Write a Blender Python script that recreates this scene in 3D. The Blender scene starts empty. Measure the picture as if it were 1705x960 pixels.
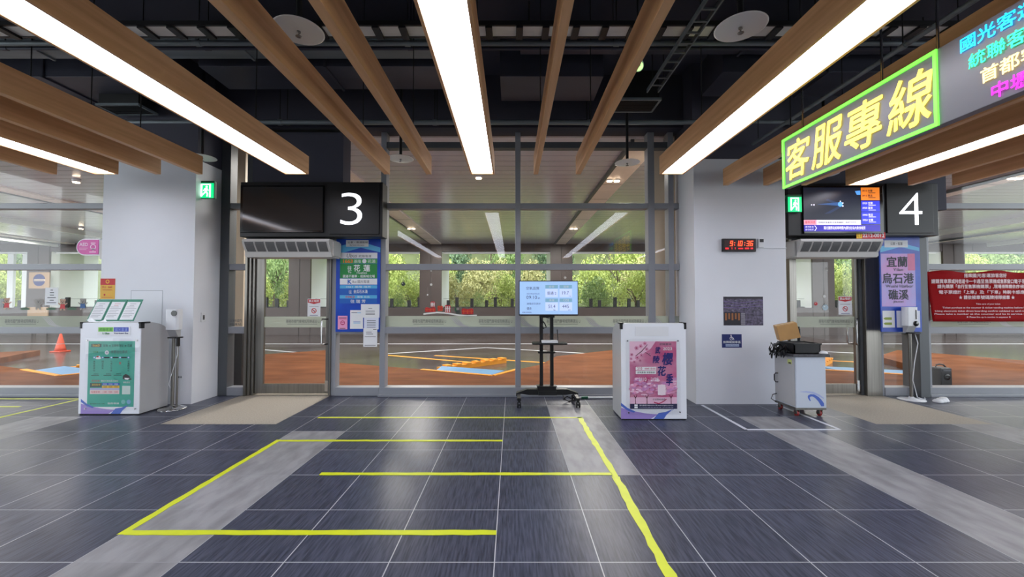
import bpy, math, random
from mathutils import Vector, Matrix
C = bpy.context.scene.collection
SC = bpy.context.scene
random.seed(7)
PI = math.pi
# ------------------------------------------------------------------ camera, sky, exposure
FPX, CX, CY, H = 700.0, 852.5, 480.0, 1.49           # focal length in px of a 1705x960 frame, eye height
TH = math.atan(20 / FPX)                              # slight upward tilt
CT, ST = math.cos(TH), math.sin(TH)
cam = bpy.data.cameras.new('camera'); camo = bpy.data.objects.new('camera', cam); C.objects.link(camo)
cam.sensor_width = 36.0; cam.lens = 36.0 * FPX / 1705.0; cam.clip_start = 0.05; cam.clip_end = 500
camo.location = (0, 0, H); camo.rotation_euler = (PI / 2 + TH, 0, 0)
SC.camera = camo
SC.view_settings.view_transform = 'Standard'; SC.view_settings.look = 'None'
SC.view_settings.gamma = 1.0; SC.view_settings.use_curve_mapping = False
SC.view_settings.exposure = 0.75
SC.cycles.transparent_max_bounces = 24
SC.cycles.max_bounces = 8
SC.cycles.sample_clamp_indirect = 6.0
LAMP = 6.0            # ceiling light panels
SKY = 2.9             # overcast sky
CANOPY = 80.0         # fill lamps added along the canopy lanes, watts each
w = bpy.data.worlds.new('overcast_sky'); SC.world = w; w.use_nodes = True
bg = w.node_tree.nodes['Background']; bg.inputs[0].default_value = (0.88, 0.95, 1.0, 1); bg.inputs[1].default_value = SKY

def area(name, loc, sx, sy, power, col=(1, 1, 1), rot=(0, 0, 0)):
    l = bpy.data.lights.new(name, 'AREA'); l.shape = 'RECTANGLE'; l.size = sx; l.size_y = sy
    l.energy = power; l.color = col
    o = bpy.data.objects.new(name, l); C.objects.link(o); o.location = loc; o.rotation_euler = rot
    return o
for i, x in enumerate((-21.0, -12.3, -3.6, 2.3, 11.0, 19.5)):      # fill lamps added along the pale canopy lanes to brighten the platform
    area('canopy_fill_light', (x, 13.2, 4.12), 0.4, 11, CANOPY * 4, (1.0, 0.96, 0.9))

# ------------------------------------------------------------------ helpers
def pt(px, py, Y, fwd=0.0):
    u = (px - CX) / FPX; v = (CY - py) / FPX
    t = Y / (CT - v * ST)
    return Vector((u * t, Y - fwd, H + (v * CT + ST) * t))
def ptX(px, py, X):
    u = (px - CX) / FPX; v = (CY - py) / FPX
    t = X / u
    return Vector((X, t * (CT - v * ST), H + (v * CT + ST) * t))
def ptZ(px, py, Z):
    u = (px - CX) / FPX; v = (CY - py) / FPX
    t = (Z - H) / (v * CT + ST)
    return Vector((u * t, t * (CT - v * ST), Z))
def lin(c):
    return tuple((x / 255 / 12.92) if x / 255 <= 0.04045 else ((x / 255 + 0.055) / 1.055) ** 2.4 for x in c)
_M = {}
def mat(name, rgb, rough=0.5, metal=0.0, emit=0.0, noise=0.0, scale=(6, 6, 6), spec=0.5, bump=0.0, alt=None, coat=0.0):
    if name in _M: return _M[name]
    m = bpy.data.materials.new(name); m.use_nodes = True
    nt = m.node_tree; b = nt.nodes['Principled BSDF']
    col = (*lin(rgb), 1)
    b.inputs['Base Color'].default_value = col
    b.inputs['Roughness'].default_value = rough; b.inputs['Metallic'].default_value = metal
    b.inputs['Specular IOR Level'].default_value = spec
    if coat: b.inputs['Coat Weight'].default_value = coat; b.inputs['Coat Roughness'].default_value = 0.08
    if emit:
        b.inputs['Emission Color'].default_value = col; b.inputs['Emission Strength'].default_value = emit
    if noise or bump:
        tc = nt.nodes.new('ShaderNodeTexCoord'); mp = nt.nodes.new('ShaderNodeMapping'); mp.inputs['Scale'].default_value = scale
        n = nt.nodes.new('ShaderNodeTexNoise'); n.inputs['Scale'].default_value = 1.0; n.inputs['Detail'].default_value = 5
        nt.links.new(tc.outputs['Object'], mp.inputs[0]); nt.links.new(mp.outputs[0], n.inputs[0])
        if noise:
            r = nt.nodes.new('ShaderNodeValToRGB')
            a = lin(alt) if alt else tuple(x * (1 - noise) for x in col[:3])
            r.color_ramp.elements[0].position = 0.3; r.color_ramp.elements[1].position = 0.7
            r.color_ramp.elements[0].color = (*a, 1); r.color_ramp.elements[1].color = col
            nt.links.new(n.outputs[0], r.inputs[0]); nt.links.new(r.outputs[0], b.inputs['Base Color'])
        if bump:
            bn = nt.nodes.new('ShaderNodeBump'); bn.inputs['Strength'].default_value = bump; bn.inputs['Distance'].default_value = 0.01
            nt.links.new(n.outputs[0], bn.inputs['Height']); nt.links.new(bn.outputs[0], b.inputs['Normal'])
    _M[name] = m; return m
def N(nt, t, **kw):
    n = nt.nodes.new(t)
    for k, v in kw.items(): setattr(n, k, v)
    return n
def mth(nt, op, a, b=None, c=None):
    n = nt.nodes.new('ShaderNodeMath'); n.operation = op
    for i, x in enumerate((a, b, c)):
        if x is None: continue
        if isinstance(x, (int, float)): n.inputs[i].default_value = x
        else: nt.links.new(x, n.inputs[i])
    return n.outputs[0]
def glass_mat(name, tint=(1, 1, 1), f0=0.018, haze=0.0, hazecol=(200, 205, 200)):
    m = bpy.data.materials.new(name); m.use_nodes = True; nt = m.node_tree
    for n in list(nt.nodes):
        if n.type != 'OUTPUT_MATERIAL': nt.nodes.remove(n)
    out = [n for n in nt.nodes if n.type == 'OUTPUT_MATERIAL'][0]
    lw = N(nt, 'ShaderNodeLayerWeight'); lw.inputs[0].default_value = 0.5
    p = mth(nt, 'POWER', lw.outputs['Facing'], 5.0)
    f = mth(nt, 'MULTIPLY_ADD', p, 1 - f0, f0)
    tr = N(nt, 'ShaderNodeBsdfTransparent'); tr.inputs[0].default_value = (*tint, 1)
    gl = N(nt, 'ShaderNodeBsdfGlossy'); gl.inputs['Roughness'].default_value = 0.0; gl.inputs[0].default_value = (1, 1, 1, 1)
    src = tr.outputs[0]
    if haze:
        df = N(nt, 'ShaderNodeBsdfDiffuse'); df.inputs[0].default_value = (*lin(hazecol), 1)
        tl = N(nt, 'ShaderNodeBsdfTranslucent'); tl.inputs[0].default_value = (*lin(hazecol), 1)
        ad = N(nt, 'ShaderNodeMixShader'); ad.inputs[0].default_value = 0.5
        nt.links.new(df.outputs[0], ad.inputs[1]); nt.links.new(tl.outputs[0], ad.inputs[2])
        hm = N(nt, 'ShaderNodeMixShader'); hm.inputs[0].default_value = haze
        nt.links.new(tr.outputs[0], hm.inputs[1]); nt.links.new(ad.outputs[0], hm.inputs[2]); src = hm.outputs[0]
    mx = N(nt, 'ShaderNodeMixShader')
    nt.links.new(f, mx.inputs[0]); nt.links.new(src, mx.inputs[1]); nt.links.new(gl.outputs[0], mx.inputs[2])
    nt.links.new(mx.outputs[0], out.inputs[0])
    return m
def tag(o, label=None, cat=None, group=None, kind=None):
    if label: o['label'] = label
    if cat: o['category'] = cat
    if group: o['group'] = group
    if kind: o['kind'] = kind
    return o
def thing(name, label, cat, loc, group=None):
    o = bpy.data.objects.new(name, None); C.objects.link(o); o.location = loc; o.empty_display_size = 0.1
    return tag(o, label, cat, group)
def origin_of(p):
    v = Vector((0, 0, 0))
    while p is not None: v = v + p.location; p = p.parent
    return v
def copy_tree(o, parent=None):
    c = o.copy(); C.objects.link(c)
    if parent is not None: c.parent = parent
    for ch in list(o.children): copy_tree(ch, c)
    return c

_TX = {}
def text_data(body, bold=0.0, shear=0.0, spacing=1.0):
    k = (body, bold, shear, spacing)
    if k in _TX: return _TX[k]
    cu = bpy.data.curves.new('lettering', 'FONT'); cu.body = body; cu.size = 1; cu.offset = bold; cu.shear = shear
    cu.resolution_u = 8 if len(body) < 2 else 3; cu.space_character = spacing
    cu.align_x = 'LEFT'
    o = bpy.data.objects.new('lettering', cu); C.objects.link(o)
    dg = bpy.context.evaluated_depsgraph_get(); dg.update()
    me = bpy.data.meshes.new_from_object(o.evaluated_get(dg))
    vs = [(v.co.x, v.co.y) for v in me.vertices]; fs = [tuple(p.vertices) for p in me.polygons]
    bpy.data.objects.remove(o); bpy.data.curves.remove(cu); bpy.data.meshes.remove(me)
    if vs:
        x0 = min(v[0] for v in vs); x1 = max(v[0] for v in vs); y0 = min(v[1] for v in vs); y1 = max(v[1] for v in vs)
    else: x0 = y0 = 0; x1 = y1 = 1
    _TX[k] = (vs, fs, (x0, y0, x1, y1)); return _TX[k]

class MB:
    def __init__(s): s.v = []; s.f = []; s.m = []; s.mats = []; s.sm = []
    def mi(s, m):
        if m not in s.mats: s.mats.append(m)
        return s.mats.index(m)
    def add(s, vs, fs, m, smooth=False):
        b = len(s.v); s.v.extend(Vector(v) for v in vs); k = s.mi(m)
        for f in fs: s.f.append(tuple(b + i for i in f)); s.m.append(k); s.sm.append(smooth)
        return s
    def box(s, x0, x1, y0, y1, z0, z1, m):
        vs = [(x, y, z) for z in (z0, z1) for y in (y0, y1) for x in (x0, x1)]
        return s.add(vs, [(0, 2, 3, 1), (4, 5, 7, 6), (0, 1, 5, 4), (2, 6, 7, 3), (0, 4, 6, 2), (1, 3, 7, 5)], m)
    def obox(s, c, ax, ay, az, m):          # oriented box: centre and half-axis vectors
        c, ax, ay, az = map(Vector, (c, ax, ay, az))
        vs = [c + i * ax + j * ay + k * az for k in (-1, 1) for j in (-1, 1) for i in (-1, 1)]
        return s.add(vs, [(0, 2, 3, 1), (4, 5, 7, 6), (0, 1, 5, 4), (2, 6, 7, 3), (0, 4, 6, 2), (1, 3, 7, 5)], m)
    def prism(s, poly, axis, a0, a1, m, smooth=False):   # poly in the two other axes
        def mk(p, a):
            return {'x': (a, p[0], p[1]), 'y': (p[0], a, p[1]), 'z': (p[0], p[1], a)}[axis]
        n = len(poly); vs = [mk(p, a0) for p in poly] + [mk(p, a1) for p in poly]
        s.add(vs, [(i, (i + 1) % n, n + (i + 1) % n, n + i) for i in range(n)], m, smooth)
        return s.add(vs, [tuple(range(n - 1, -1, -1)), tuple(range(n, 2 * n))], m)
    def cyl(s, p, q, r, m, n=14, r2=None, smooth=True):
        p, q = Vector(p), Vector(q); d = (q - p).normalized(); r2 = r if r2 is None else r2
        a = d.orthogonal().normalized(); b = d.cross(a)
        vs = []
        for c, rr in ((p, r), (q, r2)):
            for i in range(n): t = 2 * PI * i / n; vs.append(c + rr * (math.cos(t) * a + math.sin(t) * b))
        s.add(vs, [(i, (i + 1) % n, n + (i + 1) % n, n + i) for i in range(n)], m, smooth)
        return s.add(vs, [tuple(range(n - 1, -1, -1)), tuple(range(n, 2 * n))], m)
    def tube(s, pts, r, m, n=8):
        pts = [Vector(p) for p in pts]; vs = []; fs = []
        for i, p in enumerate(pts):
            d = (pts[min(i + 1, len(pts) - 1)] - pts[max(i - 1, 0)]).normalized()
            up = Vector((0, 0, 1)) if abs(d.z) < 0.9 else Vector((1, 0, 0))
            a = d.cross(up).normalized(); b = d.cross(a)
            for k in range(n): t = 2 * PI * k / n; vs.append(p + r * (math.cos(t) * a + math.sin(t) * b))
        for i in range(len(pts) - 1):
            for k in range(n): fs.append((i * n + k, i * n + (k + 1) % n, (i + 1) * n + (k + 1) % n, (i + 1) * n + k))
        fs.append(tuple(range(n - 1, -1, -1))); fs.append(tuple((len(pts) - 1) * n + k for k in range(n)))
        return s.add(vs, fs, m, True)
    def lathe(s, c, prof, m, n=24, axis=(0, 0, 1), smooth=True):
        c = Vector(c); d = Vector(axis).normalized(); a = d.orthogonal().normalized(); b = d.cross(a); vs = []; fs = []
        for r, z in prof:
            for k in range(n): t = 2 * PI * k / n; vs.append(c + d * z + max(r, 1e-4) * (math.cos(t) * a + math.sin(t) * b))
        for i in range(len(prof) - 1):
            for k in range(n): fs.append((i * n + k, i * n + (k + 1) % n, (i + 1) * n + (k + 1) % n, (i + 1) * n + k))
        fs.append(tuple(range(n - 1, -1, -1))); fs.append(tuple((len(prof) - 1) * n + k for k in range(n)))
        return s.add(vs, fs, m, smooth)
    def rbox(s, x0, x1, y0, y1, z0, z1, r, m, n=5):      # box with rounded vertical edges
        poly = []
        for cx, cy, a0 in ((x1 - r, y1 - r, 0), (x0 + r, y1 - r, 90), (x0 + r, y0 + r, 180), (x1 - r, y0 + r, 270)):
            for i in range(n): a = math.radians(a0 + 90 * i / (n - 1)); poly.append((cx + r * math.cos(a), cy + r * math.sin(a)))
        return s.prism(poly, 'z', z0, z1, m)
    def build(s, name, parent=None, bevel=0.0, kind=None, label=None, cat=None, group=None, warp=None, loc=None, seg=2):
        if warp: s.v = [Vector(warp(v)) for v in s.v]
        if parent is not None: o0 = origin_of(parent)
        elif loc is not None: o0 = Vector(loc)
        else:
            xs = [v.x for v in s.v]; ys = [v.y for v in s.v]; zs = [v.z for v in s.v]
            o0 = Vector(((min(xs) + max(xs)) / 2, (min(ys) + max(ys)) / 2, min(zs)))
        me = bpy.data.meshes.new(name); me.from_pydata([v - o0 for v in s.v], [], s.f)
        for m in s.mats: me.materials.append(m)
        me.polygons.foreach_set('material_index', s.m); me.polygons.foreach_set('use_smooth', s.sm); me.update()
        o = bpy.data.objects.new(name, me); C.objects.link(o)
        if parent is not None: o.parent = parent
        else: o.location = o0
        if bevel:
            b = o.modifiers.new('edge', 'BEVEL'); b.width = bevel; b.segments = seg; b.limit_method = 'ANGLE'; b.angle_limit = 0.8
        tag(o, label, cat, group, kind)
        return o
class Sheet(MB):
    """artwork on an upright plane at depth Y facing the camera side; coordinates are photo px projected on that plane"""
    def __init__(s, Y, ref=480):
        super().__init__(); s.Y = Y; v = (CY - ref) / FPX; s.kx = Y / (CT - v * ST) / FPX
    def P(s, px, py, L): return Vector(((px - CX) * s.kx, s.Y - 0.0012 * L, pt(CX, py, s.Y).z))
    def poly(s, pts, m, L=1): return s.add([s.P(x, y, L) for x, y in pts], [tuple(range(len(pts)))], m)
    def rect(s, x0, y0, x1, y1, m, L=1): return s.poly([(x0, y1), (x1, y1), (x1, y0), (x0, y0)], m, L)
    def board(s, x0, y0, x1, y1, m, th=0.004):
        a = s.P(x0, y1, 0); b = s.P(x1, y0, 0); return s.box(a.x, b.x, s.Y - 0.0005, s.Y - 0.0005 + th, a.z, b.z, m)
    def disc(s, cx, cy, rx, m, L=1, ry=None, n=18):
        ry = ry or rx
        return s.poly([(cx + rx * math.cos(2 * PI * i / n), cy - ry * math.sin(2 * PI * i / n)) for i in range(n)], m, L)
    def ring(s, cx, cy, r0, r1, m, L=1, n=18):
        for i in range(n):
            a, b = 2 * PI * i / n, 2 * PI * (i + 1) / n
            s.poly([(cx + r0 * math.cos(a), cy - r0 * math.sin(a)), (cx + r1 * math.cos(a), cy - r1 * math.sin(a)),
                    (cx + r1 * math.cos(b), cy - r1 * math.sin(b)), (cx + r0 * math.cos(b), cy - r0 * math.sin(b))], m, L)
        return s
    def text(s, body, x0, y0, x1, y1, m, L=2, bold=0.0, keep=False, shear=0.0):
        if bold > 0 and any(ord(ch) > 0x2e80 for ch in body):      # heavier strokes: the same glyphs struck again, slightly shifted
            h = (y1 - y0) * min(bold, .02) * 1.3
            for i, (dx, dy) in enumerate(((-h, 0), (h, 0), (0, -h), (0, h))): s.text(body, x0 + dx, y0 + dy, x1 + dx, y1 + dy, m, L + .12 * i, 0, keep, shear)
            return s
        vs, fs, (a0, b0, a1, b1) = text_data(body, bold, shear)
        if not fs: return s
        kx = (x1 - x0) / (a1 - a0); ky = (y1 - y0) / (b1 - b0)
        if keep: kx = ky = min(kx, ky); x0 = (x0 + x1 - kx * (a1 - a0)) / 2; y1 = (y0 + y1 + ky * (b1 - b0)) / 2
        return s.add([s.P(x0 + (x - a0) * kx, y1 - (y - b0) * ky, L) for x, y in vs], fs, m)

# ------------------------------------------------------------------ materials
WHITE = mat('white_plaster', (228, 230, 236), 0.6, noise=0.04, scale=(1.5, 1.5, 1.5))
BLACKC = mat('black_plenum', (68, 68, 82), 0.75)
BLACKM = mat('black_metal', (26, 26, 28), 0.42, spec=0.4)
BLACKG = mat('black_gloss', (14, 14, 16), 0.12)
SCREENOFF = mat('dark_screen', (52, 50, 50), 0.08)
DUCT = mat('duct_black', (74, 76, 90), 0.42, metal=0.35, noise=0.3, scale=(1.2, 3, 3))
DUCTG = mat('duct_grey', (132, 142, 148), 0.45, metal=0.4, noise=0.35, scale=(.8, 6, 6))
ALU = mat('aluminium_mullion', (146, 149, 156), 0.38, metal=0.0, noise=0.06, scale=(3, 3, 3))
ALUD = mat('dark_mullion', (82, 86, 90), 0.42, metal=0.0)
STEEL = mat('brushed_steel', (142, 138, 132), 0.28, metal=0.85, noise=0.22, scale=(40, 40, 1.2))
CHROME = mat('polished_steel', (190, 190, 190), 0.12, metal=1.0)
WOOD = mat('beam_wood', (240, 188, 136), 0.5, noise=0.3, scale=(14, 1.1, 22), alt=(216, 160, 110), bump=0.05)
LIGHT = mat('lit_diffuser', (236, 240, 255), 0.4, emit=LAMP)
CREAM = mat('disc_cream', (250, 250, 244), 0.45)
WPLAS = mat('white_plastic', (226, 228, 232), 0.3)
WPANEL = mat('white_laminate', (236, 239, 246), 0.22)
GSIDE = mat('grey_laminate', (182, 182, 184), 0.3, noise=0.08, scale=(2, 2, 2))
GRUB = mat('dark_rubber', (28, 28, 30), 0.7)
PAPER = mat('paper', (232, 233, 236), 0.65)
INK = mat('ink_grey', (96, 98, 104), 0.7)
INKD = mat('ink_dark', (38, 40, 52), 0.7)
RED = mat('red_print', (196, 40, 48), 0.6)
YEL = mat('yellow_print', (236, 190, 40), 0.6)
GREENP = mat('green_print', (28, 134, 62), 0.5)
BLUEP = mat('blue_print', (22, 92, 186), 0.4)
BLUEL = mat('blue_light_print', (86, 178, 226), 0.4)
NAVY = mat('navy_print', (26, 40, 104), 0.5)
TAPEY = mat('yellow_tape', (216, 226, 10), 0.45, noise=0.1, scale=(9, 9, 9))
TAPEW = mat('white_tape', (206, 210, 218), 0.5)
GLASS = glass_mat('clear_glass')
FROST = glass_mat('frosted_film', haze=0.72, hazecol=(196, 204, 192))
ACRYL = glass_mat('acrylic', f0=0.04)
BEIGE = mat('beige_cladding', (232, 216, 192), 0.5, noise=0.08, scale=(8, 8, .6))
BROWN = mat('brown_panel', (68, 57, 53), 0.45, noise=0.12, scale=(3, 3, 3))
ORANGE_P = mat('orange_paint', (240, 160, 40), 0.6)

def floor_mat(name, base, alt, grout, streak=True, rough=0.2, stripe=False):
    m = bpy.data.materials.new(name); m.use_nodes = True; nt = m.node_tree; b = nt.nodes['Principled BSDF']
    ge = N(nt, 'ShaderNodeNewGeometry'); sp = N(nt, 'ShaderNodeSeparateXYZ'); nt.links.new(ge.outputs['Position'], sp.inputs[0])
    X, Y = sp.outputs[0], sp.outputs[1]
    gx = mth(nt, 'MULTIPLY_ADD', X, 1 / 0.6, 0.1 / 0.6 + 100); gy = mth(nt, 'MULTIPLY_ADD', Y, 1 / 0.6, -2.44 / 0.6 + 100)
    def edge(g):
        fr = mth(nt, 'FRACT', g); a = mth(nt, 'SUBTRACT', fr, 0.5); a = mth(nt, 'ABSOLUTE', a); return mth(nt, 'GREATER_THAN', a, 0.4945)
    line = mth(nt, 'MAXIMUM', edge(gx), edge(gy))
    cid = N(nt, 'ShaderNodeCombineXYZ'); nt.links.new(mth(nt, 'FLOOR', gx), cid.inputs[0]); nt.links.new(mth(nt, 'FLOOR', gy), cid.inputs[1])
    wn = N(nt, 'ShaderNodeTexWhiteNoise'); nt.links.new(cid.outputs[0], wn.inputs[0])
    mp = N(nt, 'ShaderNodeMapping'); mp.inputs['Scale'].default_value = (75, 5, 1) if streak else (9, 3, 1)
    if not streak: mp.inputs['Rotation'].default_value = (0, 0, 0.5)
    nt.links.new(ge.outputs['Position'], mp.inputs[0])
    n = N(nt, 'ShaderNodeTexNoise'); n.inputs['Scale'].default_value = 1; n.inputs['Detail'].default_value = 4
    nt.links.new(mp.outputs[0], n.inputs[0])
    r = N(nt, 'ShaderNodeValToRGB'); r.color_ramp.elements[0].position = 0.33; r.color_ramp.elements[1].position = 0.62
    r.color_ramp.elements[0].color = (*lin(alt), 1); r.color_ramp.elements[1].color = (*lin(base), 1)
    nt.links.new(n.outputs[0], r.inputs[0])
    hv = N(nt, 'ShaderNodeHueSaturation'); nt.links.new(r.outputs[0], hv.inputs['Color'])
    nt.links.new(mth(nt, 'MULTIPLY_ADD', wn.outputs[0], 0.16, 0.92), hv.inputs['Value'])
    mx = N(nt, 'ShaderNodeMix', data_type='RGBA'); nt.links.new(line, mx.inputs[0]); nt.links.new(hv.outputs[0], mx.inputs[6])
    mx.inputs[7].default_value = (*lin(grout), 1)
    nt.links.new(mx.outputs[2], b.inputs['Base Color'])
    b.inputs['Roughness'].default_value = rough; b.inputs['Specular IOR Level'].default_value = 0.12
    bp = N(nt, 'ShaderNodeBump'); bp.inputs['Strength'].default_value = 0.12; bp.inputs['Distance'].default_value = 0.004
    nt.links.new(n.outputs[0], bp.inputs['Height']); nt.links.new(bp.outputs[0], b.inputs['Normal'])
    return m
SLATE = floor_mat('slate_tile', (78, 81, 97), (52, 55, 67), (176, 178, 182), True, 0.3)
PALE = floor_mat('pale_tile', (152, 151, 153), (128, 127, 129), (148, 148, 150), False, 0.4)
STONE = mat('washed_stone', (172, 163, 148), 0.7, noise=0.25, scale=(60, 60, 60))

# ------------------------------------------------------------------ setting: room shell
GY = 6.70
xs = [-11, -6.1, -5.5, -4.25, -2.85, -2.5, -1.9, 0.5, 1.1, 2.9, 3.5, 4.4, 5.3, 5.8, 5.9, 11]
ys = [-5, 3.64, 4.84, 5.08, 5.12, 5.44, 6.04, 6.64, 6.85]
fl = MB()
for i in range(len(xs) - 1):
    for j in range(len(ys) - 1):
        cx = (xs[i] + xs[i + 1]) / 2; cy = (ys[j] + ys[j + 1]) / 2; m = SLATE
        if -2.5 < cx < -1.9 and cy < 4.84: m = PALE
        if 0.5 < cx < 1.1 and 3.64 < cy < 6.04: m = PALE
        if 2.9 < cx < 3.5 and cy < 5.44: m = PALE
        if -6.1 < cx < -5.5 and cy < 5.44: m = PALE
        if 5.3 < cx < 5.9 and cy < 5.44: m = PALE
        if (-4.25 < cx < -2.85 or 4.4 < cx < 5.8) and cy > 5.12: m = STONE
        if cy > 6.64 and m is SLATE: m = STONE
        fl.add([(xs[i], ys[j], 0), (xs[i + 1], ys[j], 0), (xs[i + 1], ys[j + 1], 0), (xs[i], ys[j + 1], 0)], [(0, 1, 2, 3)], m)
fl.box(-11, 11, -5, 6.85, -0.3, -0.02, STONE)
fl.build('floor', kind='structure', loc=(0, 0, 0))
CZ = 5.0
b = MB(); b.box(-11.2, 11.2, -5.2, 7.0, CZ, CZ + 0.2, BLACKC); b.build('ceiling', kind='structure')
WBACK = mat('back_wall', (222, 224, 228), 0.7)
# plain back wall; unseen end walls, opened between piers to let sky light onto the beams
b = MB(); b.box(-11.2, 11.2, -5.2, -5, 0, CZ, WBACK); b.build('wall_back', kind='structure')
for nm, x0 in (('wall_left', -11.2), ('wall_right', 11.0)):
    b = MB(); b.box(x0, x0 + .2, -5, 6.9, 4.3, CZ, WBACK); b.box(x0, x0 + .2, -5, 6.9, 0, .12, WBACK)
    for y in (-5, -1.2, 2.6, 6.5): b.box(x0, x0 + .2, y, y + .4, .12, 4.3, WBACK)
    b.build(nm, kind='structure')
GRD = mat('outer_ground', (170, 170, 166), .8)  # unseen ground, added to stop light from below and bounce daylight in
b = MB(); b.box(-60, -11.2, -40, 6.85, -.35, -.05, GRD); b.box(11.2, 60, -40, 6.85, -.35, -.05, GRD); b.box(-11.2, 11.2, -40, -5.2, -.35, -.05, GRD); b.build('ground_outside', kind='structure')
# white piers
for nm, x0, x1 in (('wall_left_pier', -5.97, -4.62), ('wall_right_pier', 2.655, 3.985)):
    b = MB(); b.box(x0, x1, 6.1, 6.8, 0, 3.56, WHITE); b.box(x0, x1, 6.12, 6.8, 3.56, CZ, BLACKC); b.build(nm, kind='structure')
b = MB(); b.box(-11, 11, 6.45, 6.8, 4.17, CZ, BLACKC); b.build('trim_header', kind='structure')
# black bulkheads over the doors
for nm, p0, p1 in (('trim_bulkhead_left', 428, 576), ('trim_bulkhead_right', 1312, 1562)):
    a = pt(p0, 310, 6.62); c = pt(p1, 310, 6.62)
    b = MB(); b.box(a.x, c.x, 6.5, 6.8, 2.9, 4.12, BLACKC); b.build(nm, kind='structure')

# ------------------------------------------------------------------ setting: curtain wall
def zpx(py, Y=6.64): return pt(CX, py, Y).z
def xpx(px, Y=6.64): return pt(px, 480, Y).x
BAND_T = '基隆市國門廣場城際轉運站 ∪'
def hbars(b, x0, x1, rows, m=ALU, y0=6.64, y1=6.78):
    for t, bt in rows: b.box(x0, x1, y0, y1, zpx(bt), zpx(t), m)
def vbar(b, p0, p1, z0, z1, m=ALU, y0=6.63, y1=6.80): b.box(xpx(p0), xpx(p1), y0, y1, z0, z1, m)
ROWS = [(338, 347), (439, 449), (544, 555)]
def band(win, x0, x1, texts):
    b = MB(); z0, z1 = zpx(544), zpx(526); b.box(x0, x1, 6.683, 6.686, z0, z1, FROST); b.build('frosted_band', win)
    s = Sheet(6.682)
    for px in texts:
        s.text(BAND_T, px - 28, 531, px + 28, 537.5, INK, 1); s.rect(px - 26, 539, px + 24, 539.6, INK, 1)
    for px in texts:
        for k in range(4):
            a = px + 34 + k * 3
            s.poly([(a, 527), (a + 1, 527), (a + 14, 540), (a + 24, 543.6), (a + 22, 543.6), (a + 12, 540.6)], GSIDE, 1)
    s.build('band_lettering', win)
def pane(win, x0, x1, z0, z1):
    b = MB(); b.box(x0, x1, 6.69, 6.70, z0, z1, GLASS); return b.build('pane', win)
def window(n, x0, x1, verts, texts, loc):
    win = bpy.data.objects.new('window_%d' % n, None); C.objects.link(win); win.location = loc; tag(win, kind='structure')
    f = MB(); hbars(f, x0, x1, ROWS)
    f.box(x0, x1, 6.62, 6.81, 0.0, 0.13, ALU); f.box(x0, x1, 6.55, 6.85, 0.0, 0.035, ALU)
    f.box(x0, x1, 6.64, 6.78, zpx(246), zpx(236), ALUD)
    for p0, p1 in verts: vbar(f, p0, p1, 0.02, 4.18)
    f.build('frame', win, bevel=0.004)
    cuts = sorted([x0, x1] + [xpx((p + q) / 2) for p, q in verts if x0 < xpx((p + q) / 2) < x1])
    zc = [0.08, zpx(549), zpx(444), zpx(342), zpx(241), 4.18]
    for i in range(len(cuts) - 1):
        for j in range(len(zc) - 1): pane(win, cuts[i], cuts[i + 1], zc[j], zc[j + 1])
    if texts: band(win, x0, x1, texts)
    return win
window(1, -11.0, -5.97, [(-150, -142)], [38], (-8.5, 6.7, 0))
window(2, xpx(633), 2.655, [(633, 642), (858, 867), (1080, 1091), (1114, 1123)], [715, 825, 938, 1048], (0.3, 6.7, 0))
window(3, xpx(1536), 11.0, [(1536, 1547), (1790, 1798)], [1620], (8.7, 6.7, 0))

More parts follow.
